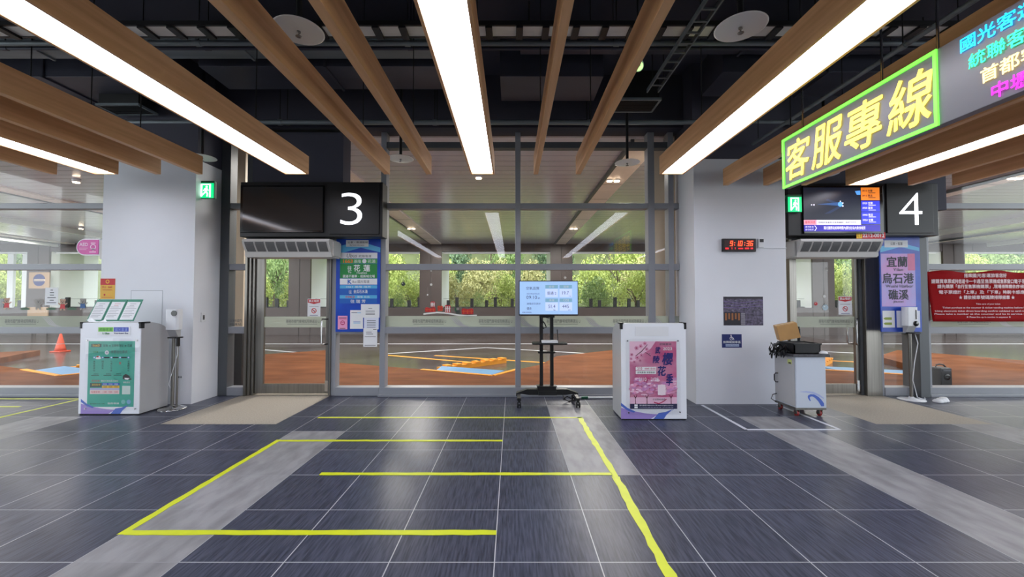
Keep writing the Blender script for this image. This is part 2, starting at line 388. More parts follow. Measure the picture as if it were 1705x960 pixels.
def door_bay(n, mirror, pj0, pj1, pg0, pg1, ps, pb0, pb1, loc, textpx):
    """jamb px range, leaf glass px range, outer stile px, sign bay px range"""
    d = bpy.data.objects.new('door_%d' % n, None); C.objects.link(d); d.location = loc; tag(d, kind='structure')
    f = MB()
    zt = zpx(398)
    for k in range(3):                                     # stepped steel jamb
        a = pj0 + (pj1 - pj0) * k / 3; c = pj0 + (pj1 - pj0) * (k + 0.9) / 3
        f.box(xpx(a), xpx(c), 6.60 + 0.03 * k, 6.82, 0, zt, STEEL)
    f.box(xpx(pg1 + 10), xpx(ps), 6.60, 6.82, 0, zt, STEEL)
    f.box(xpx(pg1 + 6), xpx(pg1 + 10), 6.66, 6.80, 0, zt, ALUD)
    f.box(xpx(pj0), xpx(ps), 6.62, 6.80, zpx(427), 4.12, ALUD)
    f.build('frame', d, bevel=0.004)
    lf = MB(); y0, y1 = 6.69, 6.74
    lf.box(xpx(pg0 - 14), xpx(pg0), y0, y1, 0.02, zpx(425), STEEL); lf.box(xpx(pg1), xpx(pg1 + 6), y0, y1, 0.02, zpx(425), STEEL)
    lf.box(xpx(pg0), xpx(pg1), y0, y1, 0.02, zpx(640), STEEL); lf.box(xpx(pg0), xpx(pg1), y0, y1, zpx(430), zpx(425), STEEL)
    leaf = lf.build('door_leaf', d, bevel=0.004)
    g = MB(); g.box(xpx(pg0), xpx(pg1), 6.71, 6.718, zpx(640), zpx(430), GLASS); g.build('glass_pane', leaf)
    g = MB(); g.box(xpx(pg0), xpx(pg1), 6.704, 6.707, zpx(545), zpx(527), FROST); g.build('frosted_band', leaf)
    s = Sheet(6.702); s.text(BAND_T, textpx - 28, 531.5, textpx + 28, 537.5, INK, 1); s.rect(textpx - 26, 539, textpx + 24, 539.6, INK, 1); s.build('band_lettering', leaf)
    for yy in (6.62, 6.80):
        h = MB(); hx = xpx(pg1 - 3); s_ = 0.06
        h.tube([(hx + s_, 6.69 if yy < 6.7 else 6.74, zpx(531)), (hx, yy, zpx(531)), (hx - 0.01, yy, zpx(534)), (hx - 0.01, yy, zpx(570)), (hx, yy, zpx(573)), (hx + s_, 6.69 if yy < 6.7 else 6.74, zpx(573))], 0.013, CHROME)
        h.build('door_handle', leaf)
    hb = MB(); hb.box(xpx(pg1 - 0), xpx(pg1 + 5), 6.675, 6.69, zpx(652), zpx(634), CHROME); hb.build('pivot_hinge', leaf)
    # sign bay beside the door
    f = MB()
    f.box(xpx(pb0), xpx(pb1), 6.622, 6.80, 0, 0.13, ALU); f.box(xpx(pb0), xpx(pb1), 6.64, 6.78, zpx(555), zpx(550), ALU)
    f.box(xpx(ps), xpx(pb0), 6.63, 6.80, 0, zt, ALU)
    if n == 2: f.box(xpx(1529, 6.5), xpx(1545, 6.5), 6.5, 6.80, 0, zt, ALUD)
    f.build('side_frame', d, bevel=0.004)
    g = MB(); g.box(xpx(pb0), xpx(pb1), 6.70, 6.71, 0.1, 4.1, GLASS); g.build('side_pane', d)
    return d
door_bay(1, False, 410, 423, 437, 541, 553, 560, 633, (-3.5, 6.7, 0), 505)
door_bay(2, False, 1312, 1328, 1330, 1427, 1462, 1468, 1536, (5.1, 6.7, 0), 1390)
# narrow glazed strip between the left pier and the first door
win = bpy.data.objects.new('window_4', None); C.objects.link(win); win.location = (-4.4, 6.7, 0); tag(win, kind='structure')
f = MB(); vbar(f, 366, 381, 0, 4.12, ALUD); f.box(xpx(381), xpx(411), 6.63, 6.8, 0, 0.13, ALU); hbars(f, xpx(381), xpx(411), ROWS); f.build('frame', win, bevel=0.004)
pane(win, xpx(380), xpx(411), 0.1, 4.1)
s = Sheet(6.684); s.text('基隆市國門', 384, 531, 403, 536, INK, 1); s.text('轉運站', 384, 537.5, 403, 541.5, INK, 1); s.build('band_lettering', win)

# ------------------------------------------------------------------ setting: outside
PAVE = mat('clay_paving', (128, 80, 50), 0.8, spec=.12, noise=0.2, scale=(1.2, 3, 1), alt=(98, 58, 34))
ASPH = mat('wet_asphalt', (96, 90, 90), 0.2, noise=0.45, scale=(0.35, 0.9, 1), alt=(66, 56, 52))
BLUEPAINT = mat('blue_pavement_paint', (110, 160, 205), 0.5, noise=0.15, scale=(3, 3, 3))
b = MB(); b.box(-45, 45, 6.86, 20.2, -0.45, -0.15, ASPH); b.build('road', kind='structure')
edge = [(-4.3, 10.2), (-2.9, 9.57), (-1.87, 9.15), (-1.70, 9.03), (-0.39, 8.41), (-0.10, 9.03), (0.12, 9.15), (0.67, 9.84), (1.19, 11.3), (3.0, 12.7), (4.3, 10.2)]
poly = [(-42, 6.85)]
pts_ = []
for k in range(-4, 5):
    for x, y in edge[:-1]: pts_.append((x + 8.6 * k, y))
poly = [(pts_[0][0], 6.85)] + [(pts_[-1][0], 6.85)] + pts_[::-1]
b = MB(); b.prism(poly, 'z', -0.2, 0.0, PAVE); b.build('platform_pavement', kind='structure')
for k in (-1, 0, 1):
    dx = 8.6 * k
    w_ = {-1: 'outside beyond the left glass bay', 0: 'outside the middle glass bay', 1: 'outside the doorway of gate four'}[k]
    b = MB(); b.prism([(-1.62 + dx, 9.05), (-0.40 + dx, 8.49), (-0.16 + dx, 9.0), (-1.60 + dx, 9.62)], 'z', -0.149, -0.0, BLUEPAINT)
    b.build('boarding_ramp', label='blue painted boarding ramp ' + w_, cat='ramp', group='blue boarding ramps')
    b = MB()
    def kerb(p, q, wd, z0, z1, m):
        p, q = Vector((*p, 0)), Vector((*q, 0)); d = (q - p).normalized(); n_ = Vector((-d.y, d.x, 0))
        c = (p + q) / 2; c.z = (z0 + z1) / 2
        b.obox(c, d * (q - p).length / 2, n_ * wd / 2, Vector((0, 0, (z1 - z0) / 2)), m)
    kerb((-1.95 + dx, 9.12), (-0.38 + dx, 8.38), 0.10, -0.15, 0.012, ORANGE_P)
    kerb((-0.38 + dx, 8.38), (0.15 + dx, 9.2), 0.10, -0.15, 0.012, ORANGE_P)
    b.build('kerb_edging', label='yellow painted kerb edging the ramp ' + w_, cat='kerb', group='yellow kerb edgings')
    b = MB(); kerb((-1.69 + dx, 9.75), (-0.2 + dx, 11.2), 0.16, -0.15, -0.05, ORANGE_P)
    for t in range(7):
        q = 0.08 + t * 0.14; kerb((-1.69 + 1.49 * q + dx, 9.75 + 1.45 * q), (-1.69 + 1.49 * (q + 0.07) + dx, 9.75 + 1.45 * (q + 0.07)), 0.2, -0.05, -0.015, ORANGE_P)
    b.build('wheel_stop', label='long yellow wheel stop barrier on the road ' + w_, cat='wheel stop', group='yellow wheel stops')
    b = MB(); kerb((-3.8 + dx, 12.7), (-0.67 + dx, 10.98), 0.12, -0.15, -0.146, ORANGE_P); kerb((-2.3 + dx, 12.6), (0.97 + dx, 11.1), 0.12, -0.15, -0.145, ORANGE_P)
    kerb((-3.9 + dx, 13.0), (-0.9 + dx, 14.7), 0.1, -0.15, -0.146, TAPEW); kerb((-0.9 + dx, 14.7), (3.0 + dx, 12.75), 0.1, -0.15, -0.146, TAPEW)
    b.build('trim_bay_marking', kind='structure')
b = MB(); b.box(-40, 40, 15.9, 16.05, -0.15, -0.146, TAPEW); b.build('trim_lane_marking', kind='structure')
# canopy
CANM = bpy.data.materials.new('canopy_panel'); CANM.use_nodes = True
nt = CANM.node_tree; bs = nt.nodes['Principled BSDF']; ge = N(nt, 'ShaderNodeNewGeometry'); sp = N(nt, 'ShaderNodeSeparateXYZ'); nt.links.new(ge.outputs['Position'], sp.inputs[0])
fr = mth(nt, 'FRACT', mth(nt, 'MULTIPLY', sp.outputs[1], 1 / 0.3)); ln = mth(nt, 'LESS_THAN', fr, 0.05)
nz = N(nt, 'ShaderNodeTexNoise'); mp = N(nt, 'ShaderNodeMapping'); mp.inputs['Scale'].default_value = (0.5, 8, 1); nt.links.new(ge.outputs['Position'], mp.inputs[0]); nt.links.new(mp.outputs[0], nz.inputs[0])
r = N(nt, 'ShaderNodeValToRGB'); r.color_ramp.elements[0].color = (*lin((212, 212, 226)), 1); r.color_ramp.elements[1].color = (*lin((228, 228, 240)), 1); nt.links.new(nz.outputs[0], r.inputs[0])
mx = N(nt, 'ShaderNodeMix', data_type='RGBA'); nt.links.new(ln, mx.inputs[0]); nt.links.new(r.outputs[0], mx.inputs[6]); mx.inputs[7].default_value = (*lin((110, 106, 104)), 1)
nt.links.new(mx.outputs[2], bs.inputs['Base Color']); bs.inputs['Roughness'].default_value = 0.22; bs.inputs['Metallic'].default_value = 0.4
b = MB(); b.box(-45, 45, 6.82, 23, 4.2, 4.5, CANM); b.build('ceiling_canopy', kind='structure')
LANE = mat('lane_panel', (240, 232, 226), 0.4, noise=0.1, scale=(1, 1, 1))
for i, x in enumerate((-21.0, -12.3, -3.6, 2.3, 11.0, 19.5)):
    b = MB(); b.box(x - 0.24, x + 0.24, 7.0, 19.9, 4.16, 4.2, LANE); b.box(x - 0.30, x - 0.24, 7.0, 19.9, 4.13, 4.2, ALUD)
    for k in range(9): b.box(x - 0.24, x + 0.24, 8.2 + 1.4 * k, 8.215 + 1.4 * k, 4.157, 4.16, ALUD)
    b.build('trim_canopy_lane', kind='structure')
TRIMW = mat('pale_trim', (214, 220, 214), 0.3)
for x in (-16.6, 16.6, -21.5, 22.5):
    b = MB(); b.box(x - 0.08, x + 0.08, 7.2, 19.8, 4.02, 4.2, TRIMW); b.build('trim_canopy_edge', kind='structure')
# far side of the canopy: brown piers with pale flanks, parapet, lintel
PALEF = mat('pale_flank', (232, 236, 236), 0.5)
SEAM = mat('panel_seam', (48, 42, 40), 0.6)
pxs = [-22.6 + 6.24 * k for k in range(8)]
for x in pxs:
    b = MB(); b.box(x - 0.52, x + 0.52, 20.0, 20.1, -0.2, 4.2, BROWN); b.box(x - 0.52, x + 0.52, 20.1, 22.4, -0.2, 4.2, PALEF)
    b.box(x - 0.012, x + 0.012, 19.99, 20.0, -0.2, 4.2, SEAM)
    b.build('wall_far_pier', kind='structure')
b = MB(); b.box(-45, 45, 20.02, 20.3, -0.2, pt(CX, 512, 20).z, BROWN)
b.box(-45, 45, 20.02, 20.3, pt(CX, 418, 20).z, 4.2, BROWN)
for k in range(30): x = -44 + 3.0 * k; b.box(x, x + 0.02, 20.01, 20.02, pt(CX, 418, 20).z, 4.2, SEAM)
b.build('wall_far', kind='structure')
b = MB(); b.box(-45, 45, 20.3, 20.42, pt(CX, 420, 20.3).z - 0.06, 4.15, PALEF); b.build('trim_far_lintel', kind='structure')
# ground and hillside beyond
HILL = mat('hillside_soil', (108, 116, 72), 0.9, noise=0.4, scale=(.6, .6, .6))
b = MB(); b.add([(-80, 20.4, -0.1), (80, 20.4, -0.1), (80, 32, 0.2), (-80, 32, 0.2), (80, 62, 26), (-80, 62, 26)], [(0, 1, 2, 3), (3, 2, 4, 5)], HILL)
b.build('hillside', kind='structure', loc=(0, 20.4, 0))
# outer columns with beige cladding behind the white piers
for nm, x0, x1 in (('wall_outer_column_left', -6.0, -4.57), ('wall_outer_column_right', 2.42, 4.0)):
    b = MB(); b.box(x0, x1, 7.15, 7.4, 0.95, 4.2, BEIGE); b.box(x0 + 0.02, x1 - 0.02, 7.17, 7.38, -0.2, 0.95, BLACKM); b.build(nm, kind='structure')

# ------------------------------------------------------------------ ceiling beams and light beams
ZB, ZT = 3.15, 3.39
def rods(t, x, ys):
    for y in ys:
        b = MB(); b.cyl((x, y, ZT - 0.005), (x, y, CZ), 0.006, BLACKM, 6); b.build('hanger_rod', t)
def slim_beam(x0, x1, yend, label):
    t = thing('ceiling_beam', label, 'ceiling beam', ((x0 + x1) / 2, yend, ZB), 'slim wooden ceiling beams')
    b = MB(); b.box(x0, x1, -3.2, yend, ZB, ZT, WOOD); b.build('timber', t, bevel=0.003)
    rods(t, (x0 + x1) / 2, (4.6, 1.6, -1.4))
def light_beam(x0, x1, yend, label):
    t = thing('ceiling_light_beam', label, 'ceiling light', ((x0 + x1) / 2, yend, ZB), 'wooden linear ceiling lights')
    b = MB(); k = 0.022
    b.box(x0, x0 + k, -3.2, yend, ZB, ZT, WOOD); b.box(x1 - k, x1, -3.2, yend, ZB, ZT, WOOD)
    b.box(x0 + k, x1 - k, yend - k, yend, ZB, ZT, WOOD); b.box(x0 + k, x1 - k, -3.2, -3.2 + k, ZB, ZT, WOOD)
    b.box(x0 + k, x1 - k, -3.2 + k, yend - k, ZT - 0.02, ZT, WOOD); b.build('casing', t, bevel=0.002)
    b = MB(); b.box(x0 + k + .002, x1 - k - .002, -3.17, yend - k - .002, ZB + 0.03, ZB + 0.045, LIGHT); b.build('diffuser', t)
    rods(t, (x0 + x1) / 2, (4.6, 1.6, -1.4))
slim_beam(-1.685, -1.61, 5.5, 'slim wooden ceiling beam next to the left light beam, left of centre')
slim_beam(-1.13, -1.06, 5.5, 'slim wooden ceiling beam just left of the centre light beam')
slim_beam(0.285, 0.345, 5.5, 'slim wooden ceiling beam just right of the centre light beam')
slim_beam(0.84, 0.905, 5.5, 'slim wooden ceiling beam next to the right light beam, right of centre')
slim_beam(-4.145, -4.08, 5.5, 'slim wooden ceiling beam ending above the left green exit sign')
slim_beam(-4.70, -4.63, 5.5, 'slim wooden ceiling beam second left of the left exit sign')
slim_beam(-6.07, -6.0, 5.5, 'slim wooden ceiling beam at the far left, outside the short light beam')
slim_beam(3.05, 3.12, 6.03, 'slim wooden ceiling beam ending over the red clock, left of the neon sign')
slim_beam(3.63, 3.70, 6.03, 'slim wooden ceiling beam partly hidden by the lower left neon sign corner')
slim_beam(4.18, 4.25, 6.03, 'slim wooden ceiling beam ending over the lit departures screen')
slim_beam(5.72, 5.79, 6.03, 'slim wooden ceiling beam ending over the numeral 4')
slim_beam(6.36, 6.43, 6.03, 'slim wooden ceiling beam at the far right, outermost')
light_beam(-0.546, -0.23, 5.5, 'lit wooden light beam in the middle of the ceiling')
light_beam(-2.995, -2.68, 5.5, 'lit wooden light beam running toward the black screen of gate 3')
light_beam(1.945, 2.26, 5.5, 'lit wooden light beam left of the neon customer service sign')
light_beam(-5.50, -5.19, 5.5, 'lit wooden light beam at the far left, beyond the left pier')
light_beam(4.82, 5.13, 6.03, 'lit wooden light beam under the neon sign, ending by the lit screen')

# sprinkler heads with round cream collectors
def collector(x, y, z, label):
    t = thing('sprinkler_collector', label, 'sprinkler', (x, y, z), 'sprinklers with round cream collector discs')
    b = MB(); b.lathe((x, y, z), [(0.165, -0.004), (0.176, 0.0), (0.172, 0.004), (0.05, 0.014), (0.0, 0.016)], CREAM, 36); b.build('collector_disc', t)
    b = MB(); b.cyl((x, y, z + 0.01), (x, y, CZ - 0.35), 0.021, BLACKM, 10); b.cyl((x, y, CZ - 0.35), (x, y, CZ), 0.012, BLACKM, 8); b.build('drop_pipe', t)
    b = MB(); b.lathe((x, y, z), [(0.006, -0.045), (0.022, -0.043), (0.022, -0.040), (0.005, -0.038), (0.006, -0.02), (0.014, -0.014), (0.014, -0.003)], STEEL, 12); b.build('sprinkler_head', t)
collector(-1.56, 3.02, 3.46, 'large cream sprinkler disc beside the left slim beam, near the top')
collector(-1.55, 5.8, 3.46, 'cream sprinkler disc in front of the glass between two slim beams')
collector(-4.28, 5.75, 3.46, 'cream sprinkler disc above the left exit sign')
collector(1.66, 6.0, 3.47, 'cream sprinkler disc in front of the glass left of the right light beam')
collector(1.65, 2.98, 3.46, 'large cream sprinkler disc beside the right light beam, near the top')
collector(4.50, 6.0, 3.30, 'cream sprinkler disc above the lit screen of gate 4')

# ------------------------------------------------------------------ services in the dark plenum
t = thing('cable_ladder', 'wide black cable ladder with pale slots crossing the whole ceiling', 'cable tray', (0, 4.3, 4.28))
b = MB(); b.box(-8, 8, 4.19, 4.215, 4.285, 4.33, BLACKM); b.box(-8, 8, 4.385, 4.41, 4.285, 4.33, BLACKM); b.build('side_rail', t)
PALES = mat('pale_cable_board', (244, 246, 242), 0.6, noise=0.15, scale=(3, 8, 3))  # near-white colour stands in for the light falling on the tray
b = MB(); b.box(-7.9, 7.9, 4.215, 4.385, 4.292, 4.31, PALES); b.build('tray_board', t)
rb = MB(); rb.box(-0.035, 0.035, 4.20, 4.40, 4.262, 4.290, BLACKM)
r0 = None
for k in range(54):
    x = -7.9 + 0.295 * k + random.uniform(-.02, .02)
    if r0 is None:
        r0 = rb.build('rung', t); r0.location = (x, 0, 0); r0.data = r0.data
    else:
        c = r0.copy(); C.objects.link(c); c.parent = t; c.location = (x, 0, 0)
def pipe(p, q, r, m, name, label, cat='pipe', group=None, n=10):
    b = MB(); b.cyl(p, q, r, m, n)
    d = Vector(q) - Vector(p); L = d.length; k = max(1, int(L / 2.2))
    for i in range(1, k): c = Vector(p) + d * (i / k); b.cyl(c - d.normalized() * .03, c + d.normalized() * .03, r * 1.25, m, n)
    for i in range(k + 1):
        c = Vector(p) + d * min(0.98, max(0.02, i / k)); b.cyl(c, (c.x, c.y, CZ), 0.006, BLACKM, 6)
    return b.build(name, label=label, cat=cat, group=group, loc=p)
pipe((-8, 4.52, 4.30), (8, 4.52, 4.30), 0.028, DUCTG, 'ceiling_pipe', 'grey ceiling pipe just behind the pale slotted cable ladder')
pipe((-8, 4.66, 4.33), (8, 4.66, 4.33), 0.022, DUCT, 'ceiling_pipe', 'thin dark ceiling pipe between the grey pipe and the flat duct')
pipe((-8, 6.14, 4.12), (8, 6.14, 4.12), 0.035, DUCTG, 'ceiling_pipe', 'dark sprinkler main pipe running along the top of the glass wall')
pipe((-8, 6.34, 4.2), (8, 6.34, 4.2), 0.03, DUCT, 'ceiling_pipe', 'black pipe between the sprinkler main and the glass wall header')
pipe((3.5, 6.05, 3.76), (3.5, -1, 3.76), 0.022, DUCTG, 'ceiling_pipe', 'grey pipe running past the red clock pier toward the viewer')
def duct(x0, x1, y0, y1, z0, z1, m, label, name='ventilation_duct'):
    b = MB(); b.box(x0, x1, y0, y1, z0, z1, m)
    if x1 - x0 > y1 - y0:
        n = int((x1 - x0) / 1.2)
        for i in range(1, n): x = x0 + (x1 - x0) * i / n; b.box(x - .015, x + .015, y0 - .02, y1 + .02, z0 - .02, z1 + .02, m)
    else:
        n = int((y1 - y0) / 1.2)
        for i in range(1, n): y = y0 + (y1 - y0) * i / n; b.box(x0 - .02, x1 + .02, y - .015, y + .015, z0 - .02, z1 + .02, m)
    for x in (x0 + .1, x1 - .1):
        for y in (y0 + .02, y1 - .02): b.cyl((x, y, z1), (x, y, CZ), 0.008, BLACKM, 6)
    return b.build(name, label=label, cat='duct', bevel=0.006)
duct(-8, -0.7, 4.80, 5.02, 4.42, 4.56, DUCTG, 'flat grey ventilation duct crossing the left half of the ceiling')
duct(0.1, 8, 4.82, 5.0, 4.46, 4.58, DUCT, 'flat dark ventilation duct crossing the right half of the ceiling')
duct(-3.9, -0.75, 5.15, 5.72, 4.40, 4.85, DUCT, 'large black duct box above the left slim beams')
duct(-0.15, 1.15, 5.2, 5.85, 4.30, 4.8, DUCT, 'black fan coil box above the right slim beams')
duct(-7.6, -4.4, 4.4 + 0.9, 6.0, 4.35, 4.8, DUCT, 'large black duct box over the left pier')
duct(-0.62, -0.22, 0.5, 4.1, 4.5, 4.8, DUCT, 'black duct running above the centre light beam')
duct(2.6, 5.2, 5.1, 5.72, 4.3, 4.75, DUCT, 'large black duct box over the right pier')
duct(-3.2, -1.9, 1.2, 3.9, 4.55, 4.9, DUCT, 'wide black duct above the large left cream disc')
duct(2.95, 4.9, 1.0, 3.6, 4.5, 4.9, DUCT, 'wide black duct above the neon customer service sign')
def grille(x0, x1, y0, y1, z, label):
    t = thing('ceiling_grille', label, 'air grille', ((x0 + x1) / 2, (y0 + y1) / 2, z)); k = 0.025
    b = MB()
    for a in ((x0, x1, y0, y0 + k), (x0, x1, y1 - k, y1), (x0, x0 + k, y0 + k, y1 - k), (x1 - k, x1, y0 + k, y1 - k)): b.box(*a, z, z + 0.03, DUCTG)
    b.build('grille_frame', t)
    b = MB(); b.box(x0 + k, x1 - k, y0 + k, y1 - k, z + 0.02, z + 0.4, BLACKM)
    for i in range(9): y = y0 + k + (y1 - y0 - 2 * k) * (i + .5) / 9; b.box(x0 + k, x1 - k, y - .012, y + .004, z + 0.006, z + 0.02, BLACKM)
    b.cyl(((x0 + x1) / 2, (y0 + y1) / 2, z + .4), ((x0 + x1) / 2, (y0 + y1) / 2, CZ), 0.01, BLACKM); b.build('grille_box', t)
grille(1.38, 1.95, 5.40, 5.78, 4.10, 'square black ceiling grille with grey rim near the right glass bay')
grille(-5.75, -5.15, 5.72, 6.05, 4.18, 'black ceiling grille with thin grey rim above the left pier')
t = thing('cable_ladder', 'narrow black cable ladder running away above the right slim beams', 'cable tray', (1.8, 3.6, 4.14))
b = MB(); b.box(1.72, 1.735, 1.5, 5.3, 4.14, 4.19, DUCTG); b.box(1.86, 1.875, 1.5, 5.3, 4.14, 4.19, DUCTG)
for y in (1.7, 3.4, 5.1): b.cyl((1.728, y, 4.19), (1.728, y, CZ), .006, BLACKM, 6); b.cyl((1.868, y, 4.19), (1.868, y, CZ), .006, BLACKM, 6)
b.build('side_rail', t)
for k in range(22):
    b = MB(); b.box(1.735, 1.86, 1.55 + .17 * k, 1.57 + .17 * k, 4.145, 4.16, DUCTG); b.build('rung', t)
t = thing('emergency_light', 'small round pale green emergency light on the slim beam', 'emergency light', (1.32, 4.4, 4.0))
c = ptZ(1063, 110, 3.95); dr = Vector((-0.2, -0.75, -0.62)).normalized()
b = MB(); b.cyl(c, c - dr * 0.10, 0.055, WPLAS, 20); b.cyl(c - dr * .1, c - dr * .1 + Vector((0, 0, 1.0)), 0.01, BLACKM, 8); t.location = c; b.build('body', t)
LGREEN = mat('pale_green_lens', (190, 250, 150), 0.3, emit=0.9); DGREEN = mat('green_pictogram', (30, 120, 50), 0.5, emit=0.1)
b = MB(); b.cyl(c, c + dr * 0.006, 0.047, LGREEN, 20); b.build('lens', t)
a_ = dr.orthogonal().normalized()
b = MB(); b.obox(c + dr * .008, a_ * .022, dr.cross(a_) * .009, dr * .002, DGREEN); b.build('pictogram', t)
# loose cable sagging in the plenum
b = MB(); P0 = [Vector((-0.95, 3.7, 4.5)), Vector((-0.92, 3.8, 4.35)), Vector((-0.85, 3.9, 4.2)), Vector((-0.80, 4.0, 4.12)), Vector((-0.77, 4.05, 4.2)), Vector((-0.77, 4.05, 4.6)), Vector((-0.77, 4.05, CZ))]
b.tube([(-0.95, 3.7, CZ)] + P0, 0.012, DUCTG); b.build('cable_loop', label='grey cable loop hanging left of the centre light beam', cat='cable')
b = MB(); b.tube([(1.0, 4.0, CZ), (1.0, 4.0, 4.6), (1.05, 4.05, 4.5), (1.15, 4.08, 4.48), (1.22, 4.1, 4.55), (1.24, 4.12, CZ)], 0.008, DUCTG); b.build('cable_loop', label='thin dark cable loop hanging by the round emergency light', cat='cable')

# ------------------------------------------------------------------ neon sign board
SX = 2.65
NEONG = mat('led_green', (110, 255, 70), 0.4, emit=0.95); NEONY = mat('led_yellow', (255, 232, 80), 0.4, emit=1.3)
NC = mat('led_cyan', (20, 190, 255), 0.4, emit=1.5); NG = mat('led_emerald', (20, 240, 150), 0.4, emit=1.3); NYW = mat('led_cream', (255, 226, 130), 0.4, emit=1.5); NM = mat('led_magenta', (240, 30, 230), 0.4, emit=1.5)
BOARD = mat('sign_board_grey', (120, 120, 126), 0.35, noise=0.12, scale=(2, 2, 2))
t = thing('neon_sign', 'grey hanging neon sign board with glowing yellow characters and green border', 'sign', (SX + .03, 3.0, 2.58))
ZB0, ZB1 = 2.575, 3.055
b = MB(); b.box(SX, SX + .06, 1.3, 4.07, ZB0, ZB1, BOARD); b.build('board', t, bevel=0.004)
b = MB(); k = .022; e0, e1 = SX - .012, SX
b.box(e0, e1, 2.575, 4.07, ZB0, ZB0 + k, NEONG); b.box(e0, e1, 2.575, 4.07, ZB1 - k, ZB1, NEONG)
b.box(e0, e1, 4.07 - k, 4.07, ZB0 + k, ZB1 - k, NEONG); b.box(e0, e1, 2.575, 2.575 + k, ZB0 + k, ZB1 - k, NEONG); b.build('border_light', t)
def side_text(b, body, y0, y1, z0, z1, m, bold=.02, shear=0, X=SX - .008, th=.008):
    if bold > 0:
        h = (z1 - z0) * bold
        for i, (dy, dz) in enumerate(((-h, 0), (h, 0), (0, -h), (0, h))): side_text(b, body, y0 + dy, y1 + dy, z0 + dz, z1 + dz, m, 0, shear, X - .0003 * i)
        return
    vs, fs, (a0, b0, a1, b1) = text_data(body, bold, shear)
    f = lambda x, y, d: (X + d, y0 - (x - a0) / (a1 - a0) * (y0 - y1), z0 + (y - b0) / (b1 - b0) * (z1 - z0))
    b.add([f(x, y, 0) for x, y in vs], fs, m)
for ch, ya, yb in (('客', 4.02, 3.70), ('服', 3.675, 3.33), ('專', 3.305, 2.96), ('線', 2.93, 2.605)):
    b = MB(); side_text(b, ch, ya, yb, 2.635, 2.985, NEONY, .012, .14); b.build('character', t)
for body, y0, zc, m in (('國光客運', 2.436, 2.985, NC), ('統聯客運', 2.395, 2.865, NG), ('首都客運', 2.335, 2.748, NYW), ('中壢客運', 2.285, 2.636, NM)):
    b = MB(); side_text(b, body, y0, y0 - .37, zc - .042, zc + .042, m, .014); b.build('company_row', t)
for y in (3.83, 3.0, 2.60, 1.6):
    b = MB(); b.cyl((SX + .03, y, ZB1), (SX + .03, y, CZ), .008, CHROME, 8); b.build('hanging_rod', t)

# ------------------------------------------------------------------ exit signs
EXG = mat('exit_green', (0, 190, 110), 0.4, emit=1.0); EXW = mat('exit_white', (235, 255, 245), 0.4, emit=1.3); EXD = mat('exit_housing', (20, 110, 70), 0.4)
def exit_sign(x0, y0, x1, y1, Y, label, bracket):
    s = Sheet(Y, y0); a = s.P(x0, y1, 0); c = s.P(x1, y0, 0)
    t = thing('exit_sign', label, 'exit sign', ((a.x + c.x) / 2, Y, a.z), 'green exit signs')
    b = MB(); b.box(a.x, c.x, Y, Y + .05, a.z, c.z + .03, EXD); b.box(*bracket, Y + .01, Y + .04, c.z - .02, c.z + .02, EXD); b.build('housing', t, bevel=.004)
    w_ = (x1 - x0) / 30.0; h_ = (y1 - y0) / 27.0
    q = lambda x, y: (x0 + x * w_, y0 + y * h_)
    s.rect(x0 + .6, y0 + .6, x1 - .6, y1 - .6, EXG); s.build('face', t)
    s = Sheet(Y, y0)
    s.poly([q(6, 24), q(6, 4), q(9, 4), q(9, 24)], EXW, 2); s.poly([q(6, 4), q(6, 2), q(24, 2), q(24, 4)], EXW, 2); s.poly([q(21, 25), q(21, 4), q(24, 4), q(24, 25)], EXW, 2)
    s.disc(*q(16.5, 7), 1.9 * w_, EXW, 2)
    s.poly([q(13, 9.5), q(18, 9), q(17, 16), q(13.5, 16)], EXW, 2); s.poly([q(13.6, 15), q(16.5, 15.5), q(12, 20), q(8.5, 23), q(8, 21)], EXW, 3); s.poly([q(14, 15), q(17.2, 15), q(19.5, 19), q(18.5, 24), q(16.5, 24), q(17, 19.5)], EXW, 4)
    s.poly([q(17.3, 9.5), q(20.5, 13), q(19.8, 14.3), q(16.5, 12)], EXW, 5); s.poly([q(13.4, 9.6), q(10.5, 14), q(11.8, 14.6), q(14.5, 12)], EXW, 6)
    s.build('pictogram', t)
exit_sign(329, 304, 357, 330, 6.2, 'green lit exit sign fixed to the left white pier', (-4.66, -4.58))
exit_sign(1311, 327, 1335, 353, 6.2, 'green lit exit sign beside the lit departures screen', (3.985 - .02, 4.1))

# ------------------------------------------------------------------ gate number signs
NUM = mat('numeral_white', (245, 248, 255), 0.4, emit=1.5)
def gate_sign(digit, x0, y0, x1, y1, Y, scr, num, dg, label):
    s = Sheet(Y, 350); a = s.P(x0, y1, 0); c = s.P(x1, y0, 0)
    t = thing('gate_sign', label, 'sign', ((a.x + c.x) / 2, Y, a.z), 'black gate number signs')
    b = MB(); b.box(a.x, c.x, Y, Y + .24, a.z, c.z, BLACKM); b.build('housing', t, bevel=.006)
    b = MB(); n0 = s.P(num[0], num[3], 0); n1 = s.P(num[2], num[1], 0); b.box(n0.x, n1.x, Y - .02, Y, n0.z, n1.z, BLACKM)
    np_ = b.build('number_panel', t, bevel=.003)
    s2 = Sheet(Y - .02, 350);     s2.text(digit, *dg, NUM, 3, -.014); s2.build('numeral', np_)
    b = MB(); q0 = s.P(scr[0] - 2, scr[3] + 4, 0); q1 = s.P(scr[2] + 3, scr[1] - 2, 0); b.box(q0.x, q1.x, Y - .03, Y, q0.z, q1.z, BLACKG)
    sc = b.build('screen', t, bevel=.003)
    return t, sc
t, sc = gate_sign('3', 400, 303, 637, 394, 6.27, (404, 311, 537, 383), (550, 304, 632, 390), (567, 321, 603, 374), 'black gate sign with a lit numeral 3 and a dark switched-off screen')
s = Sheet(6.24, 350); s.rect(404, 311, 537, 383, SCREENOFF, 1); s.build('display', sc)
